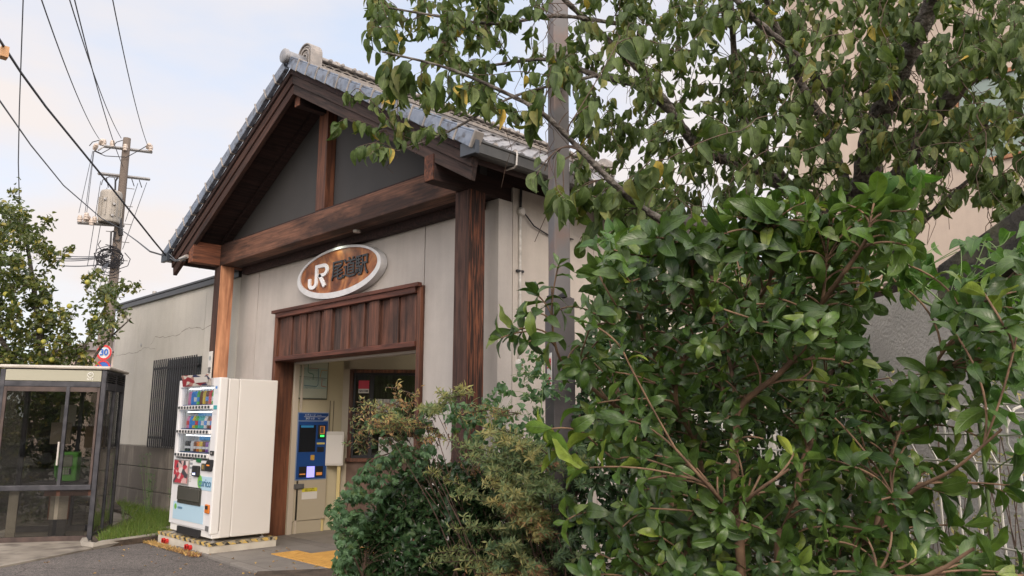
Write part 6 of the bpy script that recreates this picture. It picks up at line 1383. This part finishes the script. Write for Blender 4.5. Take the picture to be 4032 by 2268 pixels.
# needle leaved sprawling shrub (rosemary like sprays, golden at the tips)
NE = empty('needle_leaf_shrub', tuple(Dp(1400, 1500, 4.5) * np.array([1, 1, 0])), label='sprawling needle leaved shrub with golden and browned sprays in the hedge', cat='shrub')
def R5(x, y, d): return Dp((1300 + x / 1.669) / 1.5652, (1400 + y / 1.669) / 1.5652, d)
sp = []
def spray(pts, gold, dry=0., dens=1., w=.036): sp.append((smoothline(pts, 8), gold, dry, dens, w))
for (x0, y0, x1, y1, gq, dq_) in ((650, 760, 1330, 1130, .45, 0), (780, 1130, 1400, 1190, .3, 0), (650, 1300, 1400, 1300, .35, 0), (990, 510, 1450, 660, .6, 0), (830, 390, 1250, 380, .7, 0), (200, 280, 560, 480, .6, 0), (440, 160, 480, 400, .7, .2), (600, 190, 500, 420, .7, .3), (940, 235, 660, 400, .5, 0), (190, 410, 560, 520, .5, .2), (300, 450, 700, 480, .7, 0), (530, 420, 760, 560, .7, .3), (800, 590, 1300, 790, .2, 0), (1160, 610, 1480, 760, .2, 0), (900, 650, 1400, 900, .3, 0), (1000, 840, 1460, 980, .6, 0), (1060, 960, 1470, 1060, .8, .1), (1200, 1090, 1500, 1190, .7, .3), (720, 1320, 1300, 1430, .3, 0), (880, 1350, 1480, 1400, .4, .1), (1280, 870, 1560, 930, .05, 0), (1200, 700, 1500, 860, .1, 0), (1180, 1000, 1500, 1100, .7, .2), (960, 1440, 1500, 1450, .3, .4)):
    d0 = 4.12 + rng.uniform(-.10, .10); d1 = 4.5
    for q_ in range(2 if abs(x1 - x0) > 250 else 1):
        jx, jy = rng.normal(0, 30 * q_), rng.normal(0, 40 * q_); mx_, my_ = (x0 + x1) / 2, (y0 + y1) / 2 - 25
        ul = y0 < 500 and x0 < 900
        spray([R5(x0 + jx, y0 + jy, d0), R5(mx_ + jx, my_ + jy, (d0 + d1) / 2), R5(x1, y1, d1)], gq * .75, dq_ + (.25 if ul else 0), .6 if ul else 1., .026 if ul else .036)
        # side shoots
        for k in range(5):
            t = rng.uniform(.25, .9); bx_, by_ = x0 + (x1 - x0) * t, y0 + (y1 - y0) * t - 20; spray([R5(bx_ - rng.uniform(60, 130), by_ + rng.uniform(-70, 60), d0 + rng.uniform(-.1, .2)), R5(bx_, by_, d0 + (d1 - d0) * t)], gq * rng.uniform(.2, .9), dq_ + (.3 if ul else 0), .5 if ul else 1., .024 if ul else .034)
nmain = len(sp)
for k in range(105):
    u_ = rng.random(); x = rng.uniform(1150, 1750); y = rng.uniform(560, 1480)
    if x > 1500 and rng.random() < .35: continue
    spray([R5(x - rng.uniform(50, 140), y + rng.uniform(-60, 40), 4.3 + rng.uniform(-.2, .45)), R5(x, y, 4.55 + rng.uniform(-.1, .4))], rng.uniform(-.3, .12), .5 if rng.random() < .10 else 0.)
for k in range(75):   # browned tangle
    x, y = rng.normal(620, 110), rng.normal(540, 90)
    if rng.random() < .4: x, y = rng.normal(950, 90), rng.normal(720, 50)
    spray([R5(x + rng.uniform(-30, 30), y + rng.uniform(30, 80), 4.5 + rng.uniform(-.1, .2)), R5(x, y, 4.55)], .5, 1., .8, .014)
for k in range(70):   # green fill at upper left
    x, y = rng.uniform(180, 720), rng.uniform(330, 640); spray([R5(x - rng.uniform(10, 90), y + rng.uniform(-70, 40), 4.4 + rng.uniform(-.1, .2)), R5(x, y, 4.55)], rng.uniform(0, .35), .3, .5, .024)
stb = np.array([NE.location.x, NE.location.y, 0]); polys = []
P, Aa, Nn, Ls, Ws, c1, c2 = [], [], [], [], [], [], []; D2 = [[] for _ in range(7)]
for si_, (ln_, gold, dry, dens, w) in enumerate(sp):
    L_ = np.linalg.norm(ln_[-1] - ln_[0]); n = max(8, int(L_ / .0064 * dens)); polys.append((ln_[::-1], np.linspace(.0030, .0012, len(ln_))))
    for k in range(n):
        t = rng.random(); i = min(len(ln_) - 2, int(t * (len(ln_) - 1))); q = ln_[i] + (ln_[i + 1] - ln_[i]) * (t * (len(ln_) - 1) - i); d = norm(ln_[i] - ln_[i + 1]); a0 = perp(d); b0 = np.cross(d, a0); ph_ = rng.uniform(0, 6.28); rad = a0 * math.cos(ph_) + b0 * math.sin(ph_)
        isd = rng.random() < dry; tgt = D2 if isd else (P, Aa, Nn, Ls, Ws, c1, c2)
        ax_ = d * rng.uniform(.3, .9) + rad + np.array([0, 0, .35 if not isd else -.9]); tgt[0].append(q); tgt[1].append(ax_); tgt[2].append(rad * -.3 + d + rng.normal(0, .3, 3)); Lq = w * rng.uniform(.75, 1.35); tgt[3].append(Lq); tgt[4].append(Lq * .24); tgt[5].append(rng.uniform(.55, 1) if si_ < nmain else rng.uniform(0, .55)); tgt[6].append(min(1, max(0, gold * (1.15 - t) + rng.uniform(-.25, .2))))
for k in range(46):
    ln_ = sp[rng.integers(0, len(sp))][0]; e = ln_[-1]; m1_ = (e + stb) / 2 + rng.normal(0, .12, 3); polys.append((smoothline([stb + [rng.uniform(-.3, .3), rng.uniform(-.3, .3), 0], m1_, e], 6), np.linspace(.006, .002, 13)))
stems_mesh('stems', M_twigd, NE, polys, 4)
tp_ne = [leaf_tpl(2, needle, .25, .1), leaf_tpl(2, needle, .7, .1)]
leaves('foliage', ML_ne, NE, P, Aa, Nn, Ls, Ws, tp_ne, c1, c2)
leaves('dry_foliage', ML_dry, NE, *D2[:5], tp_ne, D2[5], D2[6])
print('needles', len(P))

# background creeping greenery between fence, shed and station (a dense mass)
HB = empty('back_hedge', tuple(Dp(1700, 1300, 5.2) * np.array([1, 1, 0])), label='dense dark hedge behind the mesh fence beside the station wall', cat='hedge')
hp_ = [(1440, 900), (1500, 800), (1600, 700), (1800, 640), (2050, 680), (2080, 900), (2060, 1500), (1420, 1520), (1430, 1150)]
def hbd(x, y): return 4.9 - .9 * (x - 1400) / 650
tips = sample(hp_, 700, hbd, .30, .05)
hb0 = np.array([HB.location.x, HB.location.y, 0])
st = [([np.array(Dp(x, 1500, hbd(x, 0)) * [1, 1, 0]), Dp(x, 1200, hbd(x, 0)), Dp(x + 20, 900, hbd(x, 0) + .1)], .016, .005) for x in (1450, 1560, 1680, 1790, 1900, 2020)]
polys, paths = grow(st, tips, rtip=.0018, upw=.4, k=6); stems_mesh('stems', M_twigd, HB, polys, 4)
P, Aa, Nn, Ls, Ws, c1, c2 = [], [], [], [], [], [], []
for pth_ in paths:
    for i in range(1, len(pth_)):
        for r_ in range(3):
            d = norm(rng.normal(0, 1, 3) + np.array([0, 0, .2])); P.append(pth_[i] + rng.normal(0, .02, 3)); Aa.append(d); Nn.append(norm(EYE - pth_[i]) + rng.normal(0, .7, 3)); Lq = rng.uniform(.04, .075); Ls.append(Lq); Ws.append(Lq * .5); c1.append(rng.random()); c2.append(rng.uniform(0, .15))
leaves('foliage', ML_ev, HB, P, Aa, Nn, Ls, Ws, tp_ev, c1, c2)
# dry weeds against the stucco wall behind the right part of the fence
DW = empty('dry_weed_tangle', tuple(Dp(2350, 1400, 2.9) * np.array([1, 1, 0])), label='tangle of thin dry weeds and small leaves on the fence by the stucco wall', cat='weeds')
polys = []; P, Aa, Nn, Ls, Ws, c1, c2 = [], [], [], [], [], [], []
for k in range(95):
    x = rng.uniform(2080, 2620); d0 = 3.25 - .45 * (x - 2080) / 540; b0 = np.array(Dp(x, 1500, d0)) * [1, 1, 0]; hgt = rng.uniform(.7, 1.75); t = np.linspace(0, 1, 8)[:, None]
    q = b0 + np.concatenate([.12 * rng.normal(0, 1, 2)[None] * t + .02 * np.sin(t * 7 + k), t * hgt], 1); polys.append((q, np.linspace(.003, .0012, 8)))
    for r_ in range(44):
        i = rng.integers(2, 8); P.append(q[i] + rng.normal(0, .02, 3)); Aa.append(rng.normal(0, 1, 3) + [0, 0, -.2]); Nn.append(rng.normal(0, 1, 3)); Lq = rng.uniform(.015, .035); Ls.append(Lq); Ws.append(Lq * .3); c1.append(rng.random()); c2.append(rng.random() * .6)
stems_mesh('stems', M_twigd, DW, polys, 4); leaves('foliage', ML_ne, DW, P, Aa, Nn, Ls, Ws, tp_ne, c1, c2)

# ================================================================== FRUIT TREE behind the booth
CIB = np.array([-14.6, 3.0, 0.])
CI = empty('fruit_tree', tuple(CIB), label='leafy citrus like tree with green and yellow fruits behind the phone booth', cat='tree')
cid = lambda x, y: 14.6 + .0 * x
st = [([CIB, Dp(120, 1150, 14.9), Dp(110, 950, 14.9), Dp(90, 760, 14.9), Dp(60, 560, 14.9)], .11, .02), ([Dp(118, 1100, 14.9), Dp(200, 900, 14.8), Dp(260, 780, 14.8)], .05, .015), ([Dp(110, 1000, 14.9), Dp(0, 850, 14.7), Dp(-60, 700, 14.7)], .06, .02), ([Dp(118, 1050, 14.9), Dp(180, 1000, 14.3), Dp(250, 880, 14.2), Dp(330, 800, 14.3)], .04, .01)]
cpo = [(-120, 560), (10, 500), (60, 520), (110, 560), (130, 600), (140, 650), (120, 740), (200, 800), (180, 760), (250, 690), (300, 720), (270, 780), (300, 820), (250, 860), (300, 900), (250, 930), (-120, 1330), (-120, 600)]
tips = sample(cpo, 520, cid, .9, .13) + [Dp(x, y, 14.4) for x, y in ((38, 470), (35, 500), (60, 540), (128, 548), (115, 560), (172, 628), (160, 640), (330, 722), (345, 720), (300, 725), (270, 740), (300, 780), (235, 690), (215, 700))] + sample([(-60, 900), (300, 880), (290, 930), (240, 1000), (200, 1340), (-60, 1340)], 260, 14.9, .9, .14)
tips = [t for t in tips if not (228 < px_of(t)[0] < 310 and 850 < px_of(t)[1] < 960)]
polys, paths = grow(st, tips, rtip=.004, upw=.5, k=7); stems_mesh('trunk', M_bark, CI, polys[:4], 8); stems_mesh('branches', M_twigd, CI, polys[4:], 4)
tp_ci = [leaf_tpl(3, ovate, d, .3, 0, tw) for d, tw in ((.4, 0), (.8, .2), (.2, -.2))]
P, Aa, Nn, Ls, Ws, c1, c2 = [], [], [], [], [], [], []
for pth_ in paths:
    yb = .5 * (rng.random() < .25)
    for i in range(2, len(pth_)):
        for r_ in range(5):
            q = pth_[i] + rng.normal(0, .05, 3); P.append(q); Aa.append(norm(pth_[i] - pth_[i - 1]) * .4 + rng.normal(0, .8, 3) + [0, 0, -.25]); Nn.append(rng.normal(0, .7, 3) + [.3, -.2, .5]); Lq = rng.uniform(.065, .115); Ls.append(Lq); Ws.append(Lq * rng.uniform(.45, .6)); c1.append(rng.random()); r = rng.random(); c2.append(.9 * rng.random() if r < .12 + yb * .6 else rng.uniform(0, .2))
leaves('crown', ML_ci, CI, P, Aa, Nn, Ls, Ws, tp_ci, c1, c2)
fr0 = None
for i, (x, y) in enumerate(((15, 740), (35, 760), (100, 832), (110, 860), (220, 710), (175, 770), (270, 755), (240, 800), (15, 930), (50, 925), (10, 1010), (35, 820), (85, 720), (160, 800), (115, 760), (130, 905))):
    p = Dp(x, y, 14.0)
    if fr0 is None:
        me_o = MB().lathe((0, 0, 0), [(.001, -.045), (.022, -.040), (.038, -.02), (.042, 0), (.036, .022), (.02, .038), (.001, .042)], 10).build('fruit', mat('fruit_green', rough=.45, build=noisy((.22, .26, .05), (.42, .38, .06), 6., bstr=0)), CI, smooth=True); fr0 = me_o; o = me_o
    else: o = fr0.copy(); COL.objects.link(o)
    o.location = p

# ================================================================== GRASS and weeds beside the booth
P, Aa, Nn, Ls, Ws, c1, c2 = [], [], [], [], [], [], []
gp_ = [(-11.2, 3.64), (-10.68, 3.48), (-10.75, 4.35), (-11.0, 5.3), (-15.5, 5.3), (-12.6, 4.6)]
while len(P) < 6500:
    x, y = rng.uniform(-15.5, -10.65), rng.uniform(3.45, 5.3)
    if not inpoly(x, y, gp_): continue
    if -11.55 < x < -10.7 and 4.52 < y < 5.02 and rng.random() < .93: continue
    P.append((x, y, .03)); Aa.append((rng.normal(0, .45), rng.normal(0, .45), 1)); Nn.append(rng.normal(0, 1, 3)); Lq = rng.uniform(.05, .17); Ls.append(Lq); Ws.append(.008); c1.append(rng.random()); c2.append(rng.random() * .5 if rng.random() < .3 else .05)
tp_gr = [leaf_tpl(3, lambda t: max(.05, 1 - t), d, 0) for d in (.3, .9, .6)]
o = leaves('grass', ML_gr, None, P, Aa, Nn, Ls, Ws, tp_gr, c1, c2); tag(o, kind='stuff')
def weed(x, y, h, n, label, spread=.12, mt=ML_cr, group=None):
    W_ = empty('tall_weed', (x, y, 0), label=label, cat='weed', group=group); polys = []; P, Aa, Nn, Ls, Ws, c1, c2 = [], [], [], [], [], [], []
    for k in range(n):
        t = np.linspace(0, 1, 8)[:, None]; q = np.array([x, y, .02]) + np.concatenate([rng.normal(0, spread, 2)[None] * (.25 + t), t * h * rng.uniform(.6, 1)], 1); polys.append((q, np.linspace(.005, .0015, 8)))
        for r_ in range(34): i = rng.integers(1, 8); P.append(q[i] + rng.normal(0, .012, 3)); Aa.append(rng.normal(0, .8, 3) + [0, 0, .3]); Nn.append(rng.normal(0, 1, 3) + [0, 0, 1]); Lq = rng.uniform(.025, .06); Ls.append(Lq); Ws.append(Lq * .2); c1.append(rng.random()); c2.append(.1)
    stems_mesh('stems', M_tend, W_, polys, 4); leaves('foliage', mt, W_, P, Aa, Nn, Ls, Ws, tp_ne, c1, c2)
weed(-13.0, 4.95, 1.05, 8, 'tall green weed growing against the annex wall right of the booth'); weed(-12.2, 5.0, .6, 4, 'shorter weed by the annex wall nearer the vending machine', .07)
weed(-12.45, 4.4, .45, 7, 'pale dry weed clump at the rear corner of the phone booth', .09, ML_ne)
# dried plants along the plinth
P, Aa, Nn, Ls, Ws, c1, c2 = [], [], [], [], [], [], []
for k in range(900):
    t = rng.random(); x = -10.62 + 1.5 * t; y = 4.10 - rng.random() * .10; P.append((x, y, -.02)); Aa.append((rng.normal(0, .8), rng.normal(-.2, .6), .8)); Nn.append(rng.normal(0, 1, 3)); Lq = rng.uniform(.025, .06) * (1.25 if t > .85 else 1); Ls.append(Lq); Ws.append(Lq * .35); c1.append(rng.random()); c2.append(1 - t if rng.random() < .6 else 1)
o = leaves('plinth_foliage', ML_dry, None, P, Aa, Nn, Ls, Ws, tp_gr, c1, c2); tag(o, kind='stuff')

# ================================================================== ACROSS THE ROAD (seen only mirrored in the booth glass)
AR = empty('added_dark_house', (30, -38, 0), label='dark house added across the road to darken the booth glass reflections', cat='house')  # unseen house, added to keep bright sky out of the booth reflections
MB().box(27, 40, -75, -8, 0, 5.4).build('wall', plain('house_brown', (.11, .085, .07), .8), AR)
MB().prism([(-76, 5.4), (-7, 5.4), (-40, 8.0)], 26.4, 41, 'X').build('roof', plain('house_roof', (.06, .055, .06), .7), AR)
MB().box(26.97, 26.99, -38.5, -33, .9, 2.6).build('window', MATS['dark_pane'], AR)
CR = empty('parked_car', (3.0, -10.5, 0), math.radians(40), label='dark parked car across the road mirrored in the booth glass', cat='car'); LOCALS.add(CR.name)
CR.matrix_basis = Matrix.Translation((3.0, -10.5, -.03)) @ Matrix.Rotation(math.radians(40), 4, 'Z')
prof = [(-2.1, .35), (-2.15, .75), (-1.9, .95), (-1.35, 1.0), (-.75, 1.42), (.75, 1.46), (1.55, 1.02), (2.1, .9), (2.2, .6), (2.15, .32)]
MB().prism(prof, -.82, .82, 'Y').build('body', plain('car_paint', (.05, .055, .065), .15), CR, .06)
MB().prism([(-1.15, 1.03), (-.7, 1.36), (.7, 1.40), (1.3, 1.05)], -.835, .835, 'Y').build('windows', plain('car_glass', (.01, .012, .015), .05), CR)
for x in (-1.35, 1.4):
    for y in (-.74, .74):
        w_ = MB().lathe((x, y - .1, .32), [(.001, 0), (.32, 0), (.32, .2), (.001, .2)], 20, 'Y').build('wheel', M_black, CR); MB().lathe((x, y - .11, .32), [(.001, 0), (.19, 0), (.19, .22), (.001, .22)], 12, 'Y').build('rim', M_steel, w_)
for y in (-.6, .6): MB().box(2.12, 2.2, y - .16, y + .16, .66, .80).build('headlight', plain('lamp_clear', (.5, .5, .5), .1), CR, .02)

for i, (tx_, ty_, th_, tl) in enumerate(((7.5, -12.5, 4.6, 'dark street tree nearer the road mirrored in the booth glass'), (13.5, -24, 6.0, 'taller dark street tree mirrored in the booth glass'))):
    STt = empty('street_tree', (tx_, ty_, 0), label=tl, cat='tree'); b0 = np.array([tx_, ty_, 0.])
    st = [([b0, b0 + [0, 0, th_ * .5], b0 + [.2, .1, th_ * .95]], .12, .03)]
    tips = [b0 + np.array([math.cos(a) * r, math.sin(a) * r, z]) for a, r, z in zip(rng.uniform(0, 6.28, 120), np.sqrt(rng.random(120)) * th_ * .42, rng.uniform(th_ * .25, th_, 120))]
    polys, paths = grow(st, tips, rtip=.006, k=6); stems_mesh('trunk', M_bark, STt, polys, 5); P, Aa, Nn, Ls, Ws = [], [], [], [], []
    for pth_ in paths:
        for k in range(16): q = pth_[rng.integers(2, 6)] + rng.normal(0, .16, 3); P.append(q); Aa.append(rng.normal(0, 1, 3)); Nn.append(rng.normal(0, 1, 3)); Lq = rng.uniform(.12, .24); Ls.append(Lq); Ws.append(Lq * .55)
    leaves('crown', ML_ci, STt, P, Aa, Nn, Ls, Ws, tp_ci)

P, Aa, Nn, Ls, Ws, c1, c2 = [], [], [], [], [], [], []
for k in range(170):
    x, y = rng.uniform(-11.5, -5.8), rng.uniform(2.6, 5.1)
    if y < 4.0 and rng.random() < .35: continue
    if -10.6 < x < -9.05 and y > 4.1: continue
    t = rng.uniform(0, 6.28); P.append((x, y, .008 if y > 4.12 and x > -10.4 else -.022)); Aa.append((math.cos(t), math.sin(t), .08)); Nn.append((rng.normal(0, .2), rng.normal(0, .2), 1)); Lq = rng.uniform(.025, .06); Ls.append(Lq); Ws.append(Lq * .5); c1.append(rng.random()); c2.append(rng.random())
o = leaves('fallen_leaves', ML_dry, None, P, Aa, Nn, Ls, Ws, tp_ci, c1, c2); tag(o, kind='stuff')
